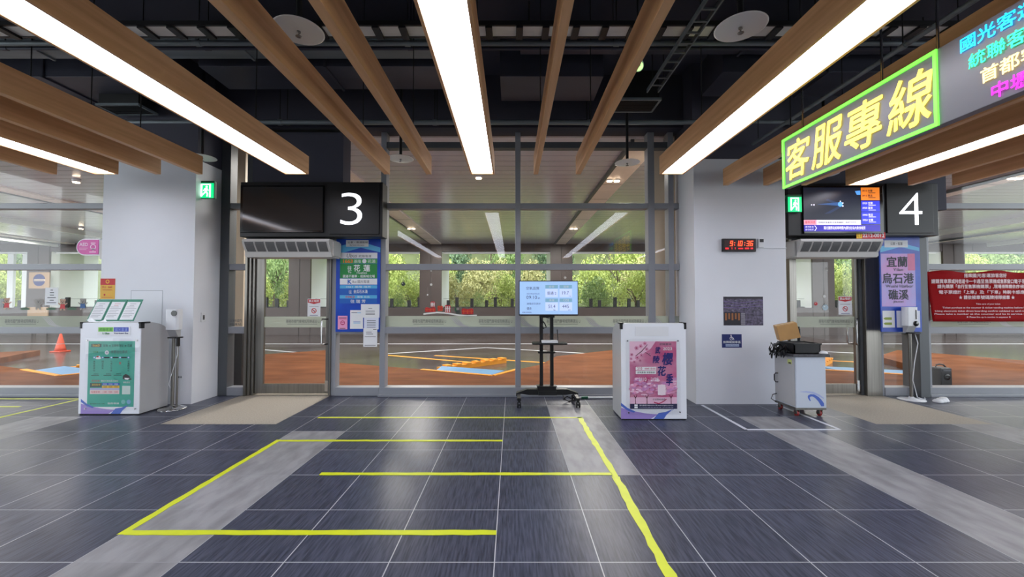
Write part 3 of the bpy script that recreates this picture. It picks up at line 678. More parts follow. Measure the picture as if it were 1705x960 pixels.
t, sc = gate_sign('4', 1312, 305, 1562, 392, 6.27, (1338, 312, 1465, 385), (1475, 306, 1552, 388), (1497, 321, 1535, 374), 'black gate sign with a lit numeral 4 and a lit departures screen')
def em(name, rgb, e=0.8): return mat('screen_' + name, rgb, 0.3, emit=e * .6)
SD, SO, SB, SWH, SLB, SPK = em('dark', (24, 28, 44), .6), em('orange', (240, 130, 40)), em('blue', (40, 50, 210)), em('white', (225, 220, 235)), em('flare', (90, 160, 240)), em('pink', (240, 150, 170))
s = Sheet(6.24, 350)
s.rect(1338, 312, 1433, 366, SD); s.rect(1434, 312, 1465, 333, SO); s.rect(1434, 334, 1465, 352, SB); s.rect(1434, 353, 1465, 373, SB)
s.rect(1338, 366, 1433, 374, SWH); s.rect(1338, 366, 1359, 374, SPK, 2); s.rect(1338, 374, 1465, 385, em('navy', (46, 30, 160)))
s.poly([(1398, 338), (1378, 331), (1374, 333), (1396, 341)], em('flare_dim', (34, 48, 80), .5), 2); s.poly([(1398, 342), (1372, 356), (1382, 355), (1402, 344)], em('flare_dim', (34, 48, 80), .5), 2)
s.poly([(1360, 340), (1392, 337), (1402, 336), (1402, 343), (1390, 342)], em('flare_mid', (48, 84, 136), .6), 3); s.disc(1399, 340, 4, SLB, 4)
for x, y, r in ((1399, 335, 1.1), (1403, 338, 1.2), (1403, 343, 1.3), (1351, 341, 1.2), (1355, 341, 1.4)): s.disc(x, y, r, SWH, 5)
s.poly([(1424, 318), (1433, 317), (1433, 324), (1427, 324)], SLB, 2)
for y, a, m in ((315.5, '0910 宜蘭', INKD), (323.5, '0915 礁溪', INKD), (336, '0920 宜蘭', SWH), (344, '0930 羅東', SWH), (355.5, '0940 礁溪', SWH), (364, '0950 宜蘭', SWH)):
    s.text(a, 1436, y, 1453, y + 4, m, 3, .01); s.rect(1446, y + 5, 1458, y + 6, m, 3)
s.text('搭乘國光客運請先至售票機購票・謝謝您的合作', 1362, 368.5, 1425, 371.5, INKD, 3); s.text('最新消息', 1340, 367.5, 1357, 372, RED, 3)
s.text('請勿飲食', 1340, 376, 1354, 379, SWH, 3); s.text('請勿吸菸', 1340, 380.5, 1354, 383.5, SWH, 3); s.poly([(1355, 375.5), (1358, 379.5), (1355, 384), (1356.5, 384), (1359.5, 379.5), (1356.5, 375.5)], SWH, 3)
s.text('陽光國際站候車時間內請勿在站內飲食吸菸', 1371, 376.5, 1440, 382, SWH, 3, .01)
s.build('display', sc)
s = Sheet(6.264, 350); s.board(1425, 386.5, 1473, 397, RED, .002); s.rect(1425, 387, 1434, 396.5, YEL, 2); s.text('L1', 1427, 388.5, 1432, 395, INKD, 3); s.text('2212-0012', 1435, 388.5, 1471, 395, PAPER, 3, .02)
s.build('phone_number_plate', label='small red and yellow phone number plate under the departures screen', cat='plate')

# ------------------------------------------------------------------ air curtains
ACW = mat('air_curtain_grey', (196, 194, 190), 0.35); ACG = mat('air_curtain_mesh', (112, 112, 112), 0.5, noise=.5, scale=(160, 160, 160))
def air_curtain(px0, px1, label):
    x0, x1 = xpx(px0, 6.3), xpx(px1, 6.3); z1, z0 = pt(CX, 399, 6.3).z, pt(CX, 428, 6.3).z
    t = thing('air_curtain', label, 'air curtain', ((x0 + x1) / 2, 6.45, z0), 'air curtains above the gate doors')
    h = z1 - z0
    prof = [(6.58, z0), (6.30, z0), (6.28, z0 + .07)] + [(6.28 - .10 * math.sin(i / 6 * 1.2), z0 + .07 + (h - .10) * i / 6) for i in range(1, 7)] + [(6.20, z1), (6.58, z1)]
    b = MB(); b.prism(prof, 'x', x0, x1, ACW); b.build('housing', t, bevel=.004)
    n = 8; wd = (x1 - x0 - .05) / n
    for k in range(n):
        a = x0 + .025 + wd * k + .012; c = x0 + .025 + wd * (k + 1) - .012; vs = []
        for i in range(7):
            q = Vector((0, 6.28 - .10 * math.sin(i / 6 * 1.2) - .003, z0 + .075 + (h - .12) * i / 6)); vs += [(a, q.y, q.z), (c, q.y, q.z)]
        b = MB(); b.add(vs, [(2 * i, 2 * i + 1, 2 * i + 3, 2 * i + 2) for i in range(6)], ACG, True); b.build('intake_grille', t)
    for k in (-1, 1):
        b = MB(); xx = x0 - .012 if k < 0 else x1 + .012; b.box(xx - .012, xx + .012, 6.30, 6.58, z0 + .02, z1 - .02, ACW); b.build('end_cap', t, bevel=.006)
air_curtain(409, 552, 'grey air curtain unit under the dark screen of gate 3')
air_curtain(1327, 1462, 'grey air curtain unit under the departures screen of gate 4')
#MORE3
# ------------------------------------------------------------------ floor tapes
def tape(pts, wd, m, label, name='floor_tape', rag=0.004):
    b = MB()
    for p, q in zip(pts[:-1], pts[1:]):
        p, q = Vector((*p, 0)), Vector((*q, 0)); d = (q - p); L = d.length; d.normalize(); n_ = Vector((-d.y, d.x, 0))
        k = max(2, int(L / 0.09)); vs = []
        for i in range(k + 1):
            c = p + d * (L * i / k)
            vs += [c + n_ * (wd / 2 + random.uniform(-rag, rag)), c - n_ * (wd / 2 + random.uniform(-rag, rag))]
        top = [v + Vector((0, 0, .0022)) for v in vs]; bot = [v + Vector((0, 0, .0002)) for v in vs]
        fs = [(2 * i, 2 * i + 1, 2 * i + 3, 2 * i + 2) for i in range(k)]
        b.add(top, fs, m); nn = len(vs)
        b.add(top + bot, [(2 * i, 2 * i + 2, nn + 2 * i + 2, nn + 2 * i) for i in range(k)] + [(2 * i + 1, nn + 2 * i + 1, nn + 2 * i + 3, 2 * i + 3) for i in range(k)], m)
    return b.build(name, label=label, cat='tape', group='tape lines on the floor')
tape([(-2.47, 5.40), (0.89, 5.40)], .05, TAPEY, 'yellow floor tape farthest from the viewer, ending at the display stand side')
tape([(-2.47, 4.52), (-0.1, 4.52)], .05, TAPEY, 'yellow floor tape second from the glass, joining the left diagonal line')
tape([(-1.65, 3.66), (0.86, 3.66)], .052, TAPEY, 'yellow floor tape third from the glass, meeting the long right line')
tape([(-2.47, 2.745), (-0.1, 2.745)], .055, TAPEY, 'yellow floor tape nearest the viewer, running crosswise')
tape([(-2.495, 2.72), (-2.495, 4.545)], .052, TAPEY, 'long yellow floor tape down the left side of the queue area')
tape([(0.865, 5.425), (0.875, 3.6), (0.85, 1.7)], .062, TAPEY, 'long yellow floor tape down the right side of the queue area', rag=.009)
tape([(-6.53, 4.6), (-6.53, 6.35)], .045, TAPEY, 'yellow floor tape running left of the teal poster counter')
tape([(-9.5, 6.42), (-6.15, 6.42)], .05, TAPEY, 'yellow floor tape along the sill of the left glass bay')
tape([(-7.42, 5.95), (-6.9, 5.95)], .05, TAPEY, 'short yellow floor tape left of the teal poster counter')
tape([(2.71, 6.04), (2.71, 4.9), (3.79, 4.9), (3.79, 6.04)], .042, TAPEW, 'white floor tape outlining the waiting box below the right pier', rag=.001)

# ------------------------------------------------------------------ counters with posters
PURP = mat('wave_purple', (160, 138, 206), 0.3); WBLUE = mat('wave_blue', (84, 112, 198), 0.3)
def counter(x0, x1, yf, z1, ref, label):
    dp = .46; yb = yf + dp
    t = thing('poster_counter', label, 'counter', ((x0 + x1) / 2, yf + dp / 2, 0))
    z2 = z1 - .19
    top = [(yf + .10, z1)] + [(yf + .10 + (dp - .10) * math.sin(i / 8 * PI / 2), z2 + (z1 - z2) * math.cos(i / 8 * PI / 2)) for i in range(1, 9)]
    prof = [(yf + .012, .015)] + [(yf + .012, z1)] + top + [(yb, .015)]
    b = MB(); b.prism(prof, 'x', x0, x1, GSIDE); b.build('body', t, bevel=.004)
    b = MB(); b.box(x0, x1, yf, yf + .012, .015, z1, WPANEL); b.build('front_panel', t, bevel=.003)
    b = MB(); b.box(x0 + .01, x1 - .01, yf + .01, yb - .01, 0, .015, GRUB); b.build('plinth', t)
    for s_, xx in ((1, x0), (-1, x1)):
        b = MB(); a, c = sorted((xx - s_ * .006, xx + s_ * .022)); b.box(a, c, yf - .006, yf + .05, z1 - .075, z1 + .006, BLACKM)
        a, c = sorted((xx - s_ * .006, xx + s_ * .03)); b.box(a, c, yf - .006, yf + .14, z1 - .012, z1 + .008, BLACKM); b.build('corner_guard', t, bevel=.002)
    return t
def waves(s, x0, x1, yb, flip=False):
    w_ = x1 - x0; q = lambda u, v: (x0 + w_ * u, yb - w_ * v)
    s.poly([q(0, 0)] + [q(0, .17)] + [q(.06 + .5 * i / 8, .155 - .085 * math.sin(i / 8 * 1.5)) for i in range(9)] + [q(.6, .085), q(.66, .12), q(.46, 0)], PURP, 1)
    s.poly([q(0, .20), q(0, .25), q(.10, .17), q(.22, .115), q(.20, .095), q(.1, .13)], WBLUE, 2)
    s.poly([q(.50, 0), q(.58, .09), q(.68, .105), q(.80, .15), q(.70, .06), q(.66, 0)], WBLUE, 2)
    s.poly([q(.77, .105), q(.83, .165), q(.82, .165), q(.78, .115)], WBLUE, 2)
# --- left counter, teal poster
KX0, KX1 = -5.652, -4.862
tL = counter(KX0, KX1, 5.52, 1.2, 612, 'white counter with teal route poster in front of the left pier')
s = Sheet(5.52, 612); waves(s, 136.5, 236, 688.5); s.build('wave_graphic', tL)
b = Sheet(5.515, 612); b.board(141, 563, 231, 683, ACRYL, .004); b.build('acrylic_panel', tL)
for x, y in ((144.5, 566.5), (227.5, 566.5), (144.5, 680), (227.5, 680)):
    p = Sheet(5.52, 612).P(x, y, 0); b = MB(); b.cyl(p, p - Vector((0, .012, 0)), .009, CHROME, 12); b.build('standoff_screw', tL)
b = Sheet(5.517, 612); b.board(160.5, 543.5, 215.5, 558, WPLAS, .004); b.text('統聯客運', 164, 545.5, 185, 551, GREENP, 2, .0)
b.rect(162, 544.5, 187, 551.8, mat('lime', (128, 206, 70), .4), 1); b.rect(188, 544.5, 212.5, 551.8, mat('royal', (44, 66, 188), .4), 1)
b.text('國光客運', 190, 545.5, 211, 551, mat('pale_blue_ink', (150, 176, 236), .5), 2); b.text('U-Bus', 169, 553, 181, 556.2, GREENP, 2, .02); b.text('Kuo-kuang Bus', 189, 553, 212, 556.4, NAVY, 2, .02)
b.build('company_plate', tL)
TEAL = mat('teal_print', (70, 190, 168), .4); TEALD = mat('teal_dark', (30, 70, 60), .5)
s = Sheet(5.519, 612); s.board(146.5, 567.5, 224, 677, TEAL, .0008)
s.rect(151, 572, 168, 577.5, TEALD, 1); s.text('1663', 154, 573, 165, 576.6, YEL, 2, .02)
s.text('基隆 ➜ 宜蘭轉運站 ➜ 花蓮', 171, 573, 219, 577, TEALD, 2)
s.text('往花蓮', 155, 584, 163, 587, GREENP, 2, .01); s.disc(177.5, 586.5, 3.4, PAPER, 2); s.text('停', 176, 585, 179, 588.4, NAVY, 3); s.text('停靠站位資訊', 184, 583, 212, 588, INK, 2)
s.rect(156, 594.3, 216, 595.2, NAVY, 2)
for k, x in enumerate((157, 171, 185.5, 200, 214)): s.disc(x, 594.7, 1.9, BLUEL, 3); s.disc(x, 594.7, 1.1, PAPER, 4)
for a, c in ((173.5, 182), (188, 197), (202, 211)): s.rect(a, 593.6, c, 595.8, INKD, 4)
for k, (x, tx) in enumerate(((157, '基隆轉運站'), (171, '國道南港'), (185.5, '七堵交流道'), (214, '花蓮轉運站'))):
    for j, ch in enumerate(tx): s.text(ch, x - 1.7, 600 + 3.7 * j, x + 1.7, 603 + 3.7 * j, TEALD, 2)
s.text('宜', 198, 602, 202, 606, RED, 2)
s.poly([(159, 596), (162, 592.5), (166, 592), (169, 596), (166, 597.5), (161, 597.5)], PAPER, 5); s.poly([(160, 594), (163, 592), (165, 592.5), (164, 594.5)], RED, 6)
for x in (152.5, 173, 190): s.rect(x, 624, x + 13, 624.8, TEALD, 2); s.text('發車時刻', x + 4, 621, x + 12, 623.4, TEALD, 2)
s.text('平日班表', 153, 632, 167, 635.4, RED, 2); s.text('實際行車依路況調整', 169, 632.4, 198, 635, PAPER, 2)
s.rect(151, 637, 170.5, 644.5, TEALD, 2); s.text('基隆發車', 154, 638.5, 168, 641.5, YEL, 3); s.rect(171, 637, 200, 641, BLUEP, 2); s.rect(171, 641.5, 200, 645.5, YEL, 2)
s.rect(151, 645.8, 200, 648.6, mat('lilac_print', (180, 178, 220), .5), 2); s.rect(151, 648.8, 200, 655.5, mat('pinkish_print', (226, 206, 204), .5), 2)
for k in range(3):
    s.text('0700', 173 + 9.3 * k, 638, 179 + 9.3 * k, 640.2, PAPER, 3); s.text('1000', 173 + 9.3 * k, 642.4, 179 + 9.3 * k, 644.6, INKD, 3); s.text('1330', 173 + 9.3 * k, 650.5, 179 + 9.3 * k, 653.5, RED, 3)
s.text('花蓮發車', 153, 650.5, 168, 653.5, RED, 3)
s.poly([(205, 630), (205.5, 625), (210, 622), (216, 625), (218, 630), (213, 632), (208, 631)], BLACKM, 3); s.poly([(208, 628.5), (217, 629), (214, 631.5), (209, 631)], PAPER, 4); s.poly([(204, 631.5), (220, 630), (219, 632)], TEALD, 2)
s.text('掃描查詢', 206, 634.5, 217, 637.5, PAPER, 2); s.rect(204.5, 642, 218, 656, mat('poster_blank', (196, 214, 208), .5), 2)
s.text('國光客運 02-2422-4646', 152, 670.5, 176, 672.6, TEALD, 2); s.text('服務專線', 181, 669.5, 200, 672.5, PAPER, 2); s.disc(207, 668.5, 3.6, mat('teal_pale', (120, 196, 190), .5), 2); s.disc(216, 668.5, 3.6, mat('teal_pale2', (120, 170, 205), .5), 2)
s.build('route_poster', tL)
# --- right counter, cherry blossom poster
RX0, RX1 = 1.368, 2.182
tR = counter(RX0, RX1, 5.29, 1.205, 617, 'white counter with pink cherry blossom poster left of the right pier')
s = Sheet(5.29, 617); waves(s, 1033.5, 1141, 696.8); s.build('wave_graphic', tR)
b = Sheet(5.285, 617); b.board(1042, 563.5, 1133, 690, ACRYL, .004); b.build('acrylic_panel', tR)
for x, y in ((1045, 567), (1129, 567), (1046, 686.5), (1131, 685.5)):
    p = Sheet(5.29, 617).P(x, y, 0); b = MB(); b.cyl(p, p - Vector((0, .012, 0)), .009, CHROME, 12); b.build('standoff_screw', tR)
b = Sheet(5.287, 617); b.board(1058, 543, 1114, 559, WPLAS, .004); b.build('blank_plate', tR, bevel=.001)
PK = bpy.data.materials.new('blossom_print'); PK.use_nodes = True; nt = PK.node_tree; bs = nt.nodes['Principled BSDF']
tc = N(nt, 'ShaderNodeTexCoord'); mp = N(nt, 'ShaderNodeMapping'); mp.inputs['Scale'].default_value = (3.2, 5, 4); nz = N(nt, 'ShaderNodeTexNoise'); nz.inputs['Detail'].default_value = 6; nz.inputs['Scale'].default_value = 1.0
r = N(nt, 'ShaderNodeValToRGB'); e = r.color_ramp.elements
e[0].position = .30; e[0].color = (*lin((244, 196, 216)), 1); e[1].position = .72; e[1].color = (*lin((222, 84, 146)), 1); x = e.new(.5); x.color = (*lin((234, 146, 188)), 1)
nt.links.new(tc.outputs['Object'], mp.inputs[0]); nt.links.new(mp.outputs[0], nz.inputs[0]); nt.links.new(nz.outputs[0], r.inputs[0]); nt.links.new(r.outputs[0], bs.inputs['Base Color']); bs.inputs['Roughness'].default_value = .35
PKL = mat('blossom_pale', (238, 196, 218), .4); PKM = mat('blossom_mid', (236, 160, 198), .4, noise=.2, scale=(22, 22, 22)); PKD = mat('blossom_deep', (190, 44, 96), .4); PUR = mat('blossom_purple', (214, 146, 200), .4, noise=.2, scale=(26, 26, 26))
TRK = mat('trunk_ink', (96, 44, 62), .5)
s = Sheet(5.289, 617); s.board(1048.5, 568, 1126.5, 680, PK, .0008)
s.poly([(1048.5, 601), (1048.5, 568), (1092, 568), (1084, 580), (1066, 592), (1056, 602)], PKL, 1)
rr = random.Random(5)
for x, y, q in ((1060, 579, 3.4), (1067, 576, 3.2), (1074, 571.5, 3), (1077, 581, 3), (1052, 590, 2.6), (1061, 595, 3.6), (1068, 591, 3), (1056, 602, 2.4), (1066, 600, 2.4), (1082, 588, 2), (1051, 597, 2.2)):
    for k in range(5): a = 2 * PI * k / 5 + x; s.disc(x + q * .62 * math.cos(a), y + q * .62 * math.sin(a), q * .5, PKM, 2, n=8)
    s.disc(x, y, q * .35, PKD, 3, n=8)
s.poly([(1058, 592), (1068, 584), (1078, 573), (1078.6, 573.6), (1068.6, 585.4), (1058.4, 592.8)], TRK, 2); s.poly([(1072, 585), (1079, 588), (1084, 592), (1083.4, 592.6), (1078.6, 589)], TRK, 2)
for k in range(170):
    x = rr.uniform(1050, 1125); y = 642 + rr.uniform(-9, 14) + 3 * math.sin(x * .2); s.disc(x, y, rr.uniform(1.8, 4.6), rr.choice((PKM, PUR, PKM, PKL, PUR)), 2 + k * .02, rr.uniform(1.2, 2.4), n=9)
s.rect(1048.5, 661, 1126.5, 672, PKL, 1)
for x in (1057.5, 1076.5, 1116.5): s.poly([(x - .5, 671.5), (x - .4, 663), (x - 3, 657), (x - 2.3, 657), (x, 661), (x + 2.4, 656.5), (x + 3, 656.8), (x + .5, 663), (x + .8, 671.5)], TRK, 6)
s.poly([(1088, 668), (1096, 670.5), (1104, 667), (1109, 663), (1109, 664.5), (1103, 669), (1096, 672), (1088, 670)], PKD, 6); s.text('在花間與你相遇', 1086, 662.5, 1107, 666, INK, 6)
NV2 = mat('calligraphy_navy', (34, 34, 110), .5)
for ch, x0, y0, x1, y1 in (('武', 1091, 577, 1099.5, 588), ('陵', 1087, 592, 1098, 604), ('櫻', 1102.5, 587, 1120, 607), ('花', 1094.5, 609, 1108.5, 625), ('季', 1109, 622, 1120, 641)): s.text(ch, x0, y0, x1, y1, NV2, 5, .025, shear=.12)
s.text('武陵農場', 1098, 571, 1118, 574.5, INK, 5); s.text('2023', 1104, 577.5, 1119, 582.5, PAPER, 5, .01)
s.rect(1058, 610.5, 1092, 615.8, PAPER, 4); s.rect(1058, 616.8, 1092, 622, PAPER, 4); s.rect(1057.4, 609, 1058, 623, PKD, 5); s.text('賞櫻專車・國光客運', 1073, 611.6, 1091, 614.8, PKD, 5); s.text('2/10', 1061, 611, 1069, 615, PKD, 5); s.text('武陵農場 賞櫻專車', 1061, 618, 1090, 621, INKD, 5)
s.text('2/10 - 2/28', 1063, 628, 1096, 634, PAPER, 6); s.rect(1094.5, 640, 1107.5, 657, mat('poster_blank2', (236, 218, 228), .5), 6)
s.rect(1048.5, 671.5, 1126.5, 680, mat('footer_navy', (40, 42, 76), .5), 6); s.rect(1055.5, 672.5, 1061, 675.5, PAPER, 7); s.rect(1055.5, 676.3, 1061, 679, PAPER, 7)
s.text('國光客運 0800-010-138 www.kingbus.com.tw', 1064, 673, 1120, 675.4, PAPER, 7); s.text('行政院農業委員會 武陵農場', 1064, 676.8, 1120, 678.6, mat('footer_grey', (150, 150, 176), .5), 7)
s.build('blossom_poster', tR)

# ------------------------------------------------------------------ leaflet stand on the left counter
TEALF = mat('teal_frame', (84, 150, 128), .35)
t = thing('leaflet_stand', 'tilted stand of three green-framed notices on top of the left counter', 'notice stand', (-5.34, 5.62, 1.2))
LX = lambda u, v: Vector((-5.655 + u * .63, 5.56 + .035 + v * .14, 1.218 + v * .285))
for k in range(3):
    a, c = k / 3 + .006, (k + 1) / 3 - .006
    def quad(b, u0, v0, u1, v1, m, lift):
        n_ = Vector((0, -.285, .14)).normalized() * lift
        b.add([LX(u0, v0) + n_, LX(u1, v0) + n_, LX(u1, v1) + n_, LX(u0, v1) + n_], [(0, 1, 2, 3)], m)
    b = MB(); n_ = Vector((0, -.285, .14)).normalized()
    b.obox((LX(a, 0) + LX(c, 1)) / 2, (LX(c, 0) - LX(a, 0)) / 2, (LX(a, 1) - LX(a, 0)) / 2, n_ * .004, TEALF); pn = b.build('notice_frame', t)
    b = MB(); quad(b, a + .022, .05, c - .022, .88, PAPER, .005); pp = b.build('notice_paper', pn)
    b = MB()
    for j in range(9):
        m = RED if (j < 2 and k == 1) else INK
        quad(b, a + .045 + (.05 if j < 2 else 0), .78 - j * .075, c - .05 - (.05 if j < 2 else 0) - (.03 * (j % 3)), .792 - j * .075, m, .006)
    b.build('print_lines', pn)
b = MB(); b.box(-5.655, -5.025, 5.585, 5.60, 1.209, 1.216, ACRYL); b.box(-5.63, -5.025, 5.60, 5.61, 1.2005, 1.216, ACRYL); b.build('acrylic_base', t)
b = MB(); vs = []  # crumpled white strip covering the white patch at the stand's foot
for i in range(8):
    u = i / 7; vs += [(-5.60 + .24 * u, 5.545 + .012 * math.sin(u * 9), 1.235 + .02 * math.sin(u * 7)), (-5.56 + .24 * u, 5.535, 1.207)]
b.add(vs, [(2 * i, 2 * i + 1, 2 * i + 3, 2 * i + 2) for i in range(7)], mat('crumpled_white', (244, 246, 248), .3)); 
b.build('white_strip', label='crumpled white strip lying at the foot of the leaflet stand', cat='flyer')

# ------------------------------------------------------------------ sanitizer stands
def sanitizer(px, x, y, pole_top, label, style):
    t = thing('sanitizer_stand', label, 'hand sanitizer', (x, y, 0))
    b = MB(); b.lathe((x, y, 0), [(.165, 0), (.168, .008), (.15, .016), (.04, .022), (.03, .05)], CHROME if style == 0 else WPLAS, 32); b.build('base', t)
    b = MB(); b.cyl((x, y, .02), (x, y, pole_top), .02, STEEL, 16)
    if style == 0: b.cyl((x + .045, y + .02, .02), (x + .045, y + .02, pole_top), .012, STEEL, 12)
    b.build('pole', t)
    z = pole_top + .06
    b = MB(); b.rbox(x - .085, x + .09, y - .055, y + .055, z + .05, z + .33, .03, WPLAS); b.build('dispenser_body', t, bevel=.008)
    b = MB(); b.prism([(y - .05, z + .05), (y + .045, z + .05), (y + .045, z - .05), (y + .0, z - .05)], 'x', x - .06, x + .06, GSIDE); b.build('nozzle_bracket', t, bevel=.004)
    b = MB(); b.rbox(x - .03, x + .11, y - .09, y + .05, z - .065, z - .05, .03, BLACKM); b.build('drip_tray', t)
    if style == 0:
        b = MB(); b.cyl((x + .045, y - .055, z + .275), (x + .045, y - .066, z + .275), .038, BLACKG, 22); b.build('sensor_window', t)
        b = MB(); b.box(x + .05, x + .075, y - .02, y + .02, z - .18, z - .05, BLACKM); b.build('clamp', t)
        b = MB(); b.tube([(x + .06, y, z - .18), (x + .075, y - .02, .75), (x - .03, y - .03, .35), (x + .02, y + .06, .05), (x + .12, y + .1, .012)], .004, WPLAS, 6); b.build('power_cable', t)
    else:
        b = MB(); b.box(x + .045, x + .055, y - .062, y - .05, z + .15, z + .29, BLACKM); b.build('level_slot', t)
        b = MB(); b.lathe((x + .045, y - .055, z + .085), [(.04, 0), (.04, .008)], BLACKG, 20, axis=(0, -1, 0)); b.build('nozzle', t)
        b = MB(); b.tube([(x + .05, y - .03, z - .06), (x + .09, y - .03, .85), (x + .03, y - .03, .55), (x + .0, y - .03, .3), (x + .05, y - .04, .05), (x + .15, y - .06, .012), (x + .2, y, .03)], .006, WPLAS, 6); b.build('power_cable', t)
    return t
sanitizer(290, -4.67, 5.82, .98, 'white sanitizer dispenser on a steel pole beside the teal poster counter', 0)
sanitizer(1502, 6.0, 6.36, 1.0, 'white sanitizer dispenser on a pole in front of the blue Yilan sign', 1)
b = MB(); rr = random.Random(3)
for i in range(3): b.lathe((6.24 + .06 * i, 6.2 + .02 * i, 0), [(.06, .001), (.065, .02), (.04, .045 + .01 * i), (.0, .05)], PAPER, 14)
b.build('cleaning_cloth', label='crumpled white cloth on the floor by the foot of the right sanitizer stand', cat='cloth')

# ------------------------------------------------------------------ display on wheeled stand
t = thing('display_stand', 'black wheeled stand carrying a lit pale blue information screen', 'display stand', (.55, 6.18, 0))
Yd = 6.08; s = Sheet(Yd, 496); a = s.P(864, 525, 0); c = s.P(963, 467, 0)
b = MB(); b.box(a.x, c.x, Yd, Yd + .05, a.z, c.z, BLACKM); dp = b.build('display_housing', t, bevel=.004)
DB, DBL, DW = em('sky', (160, 194, 236), .5), em('teal_header', (128, 172, 196), .45), em('box', (196, 212, 244), .5)
DI = em('ink', (70, 84, 120), .5)
s.rect(865.2, 468.2, 961.8, 523, DB); 
for x0 in (908, 931.5):
    for y0 in (474, 496.5): s.rect(x0, y0, x0 + 21, y0 + 6, DBL, 2); s.rect(x0, y0 + 6.5, x0 + 21, y0 + 20.5, DW, 2)
s.text('空氣品質', 876, 477, 898, 482, DI, 3); s.text('2023年02月06日', 877, 487.5, 898, 490, DI, 3); s.text('09:10', 876.5, 492, 894, 497.5, DI, 3); s.text('am', 895.5, 495, 899, 497.5, DI, 3)
s.text('通風狀況良好', 877, 503.5, 900, 507, DI, 3); s.text('優良', 877, 511, 885, 515.5, DI, 3); s.text('基隆市環保局', 869.5, 518.5, 885, 521, DI, 3)
for tx, x0, y0, x1, y1 in (('綜合', 914, 475.3, 923, 478.8), ('溫度', 938, 475.3, 947, 478.8), ('濕度', 914, 497.8, 923, 501.3), ('CO2', 938, 497.8, 947, 501.3), ('普通 2', 911, 485, 926, 490.5), ('19.7', 936, 484.5, 947, 490), ('51.4', 913, 507, 924.5, 512.5), ('445', 936, 507, 947, 512.5)):
    s.text(tx, x0, y0, x1, y1, PAPER if y0 in (475.3, 497.8) else DI, 4)
for x, y in ((921, 515), (946, 515), (947, 492)): s.text('ppm' if y == 515 and x > 940 else '%' if y == 515 else '°C', x, y, x + 4, y + 2, DI, 4)
s.build('screen_image', dp)
px0, px1 = .415, .475; px2, px3 = .555, .615
for a, c in ((.405, .455), (.558, .608)):
    b = MB(); b.box(a, c, 6.17, 6.22, .17, 1.62, BLACKM); b.build('post', t, bevel=.004)
b = MB(); b.box(.36, .66, 6.13, 6.17, 1.35, 1.6, BLACKM); b.box(.40, .62, 6.12, 6.20, 1.24, 1.28, BLACKM); b.build('mounting_bracket', t)
b = MB(); b.rbox(.29, .79, 5.98, 6.25, .862, .882, .03, BLACKM); b.build('shelf', t, bevel=.003)
b = MB(); b.box(.38, .63, 6.15, 6.24, .72, .745, BLACKM); b.build('cross_brace', t)
b = MB(); b.box(.37, .64, 6.13, 6.25, .17, .235, BLACKM); b.box(.36, .65, 6.12, 6.26, .235, .25, BLACKM); b.build('post_clamp', t, bevel=.003)
b = MB(); b.prism([(.13, .135), (.06, .10), (.06, .145), (.22, .20), (.80, .20), (.96, .145), (.96, .10), (.90, .135), (.78, .12), (.24, .12)], 'y', 6.15, 6.24, BLACKM); b.box(.38, .65, 6.12, 6.15, .12, .18, BLACKM); b.build('base_beam', t, bevel=.004)
for x in (.10, .92):
    b = MB(); b.obox((x, 6.12, .115), (.025, 0, 0), (0, .24, -.0), (0, 0, .02), BLACKM); b.build('base_leg', t, bevel=.004)
    for y in (5.90, 6.34):
        b = MB(); b.box(x - .018, x + .018, y - .015, y + .02, .07, .10, BLACKM); b.cyl((x - .028, y, .038), (x - .010, y, .038), .038, GRUB, 18); b.cyl((x + .010, y, .038), (x + .028, y, .038), .038, GRUB, 18); b.cyl((x - .012, y, .038), (x + .012, y, .038), .012, BLACKM, 10); b.build('caster', t)
b = MB(); b.tube([(.43, 6.16, 1.33), (.42, 6.12, 1.26), (.44, 6.12, 1.2), (.48, 6.14, 1.15), (.5, 6.15, 1.1), (.46, 6.15, 1.08), (.43, 6.15, 1.16)], .009, BLACKM, 6); b.tube([(.62, 6.2, 1.3), (.57, 6.2, 1.22), (.5, 6.19, 1.24)], .006, BLACKM, 6); b.build('screen_cable', t)
b = MB(); b.tube([(.74, 6.25, .12), (.78, 6.2, .04), (.83, 6.12, .03), (.88, 6.1, .06), (.80, 6.15, .1), (.75, 6.2, .05), (.83, 6.24, .012), (.97, 6.3, .012)], .008, BLACKM, 6); b.build('floor_cable', t)
t = thing('router', 'white and black network box with aerial on the display stand shelf', 'router', (.52, 6.06, .882))
b = MB(); b.box(.425, .655, 6.0, 6.13, .884, .918, WPLAS); b.build('body', t, bevel=.004)
b = MB(); b.cyl((.665, 6.1, .884), (.665, 6.1, .93), .008, BLACKM, 8); b.cyl((.665, 6.1, .925), (.655, 6.1, 1.07), .006, BLACKM, 8); b.build('aerial', t)
# pole lying at the sill
t = thing('mop_handle', 'white pole with green grip lying on the floor along the glass sill', 'pole', (1.3, 6.42, 0))
b = MB(); b.cyl((1.14, 6.42, .02), (2.0, 6.45, .02), .014, WPLAS, 12); b.build('pole', t)
b = MB(); b.cyl((.99, 6.415, .022), (1.05, 6.417, .022), .012, WPLAS, 12); b.cyl((1.05, 6.417, .022), (1.15, 6.42, .022), .02, mat('grip_green', (30, 96, 72), .5), 12); b.build('grip', t)

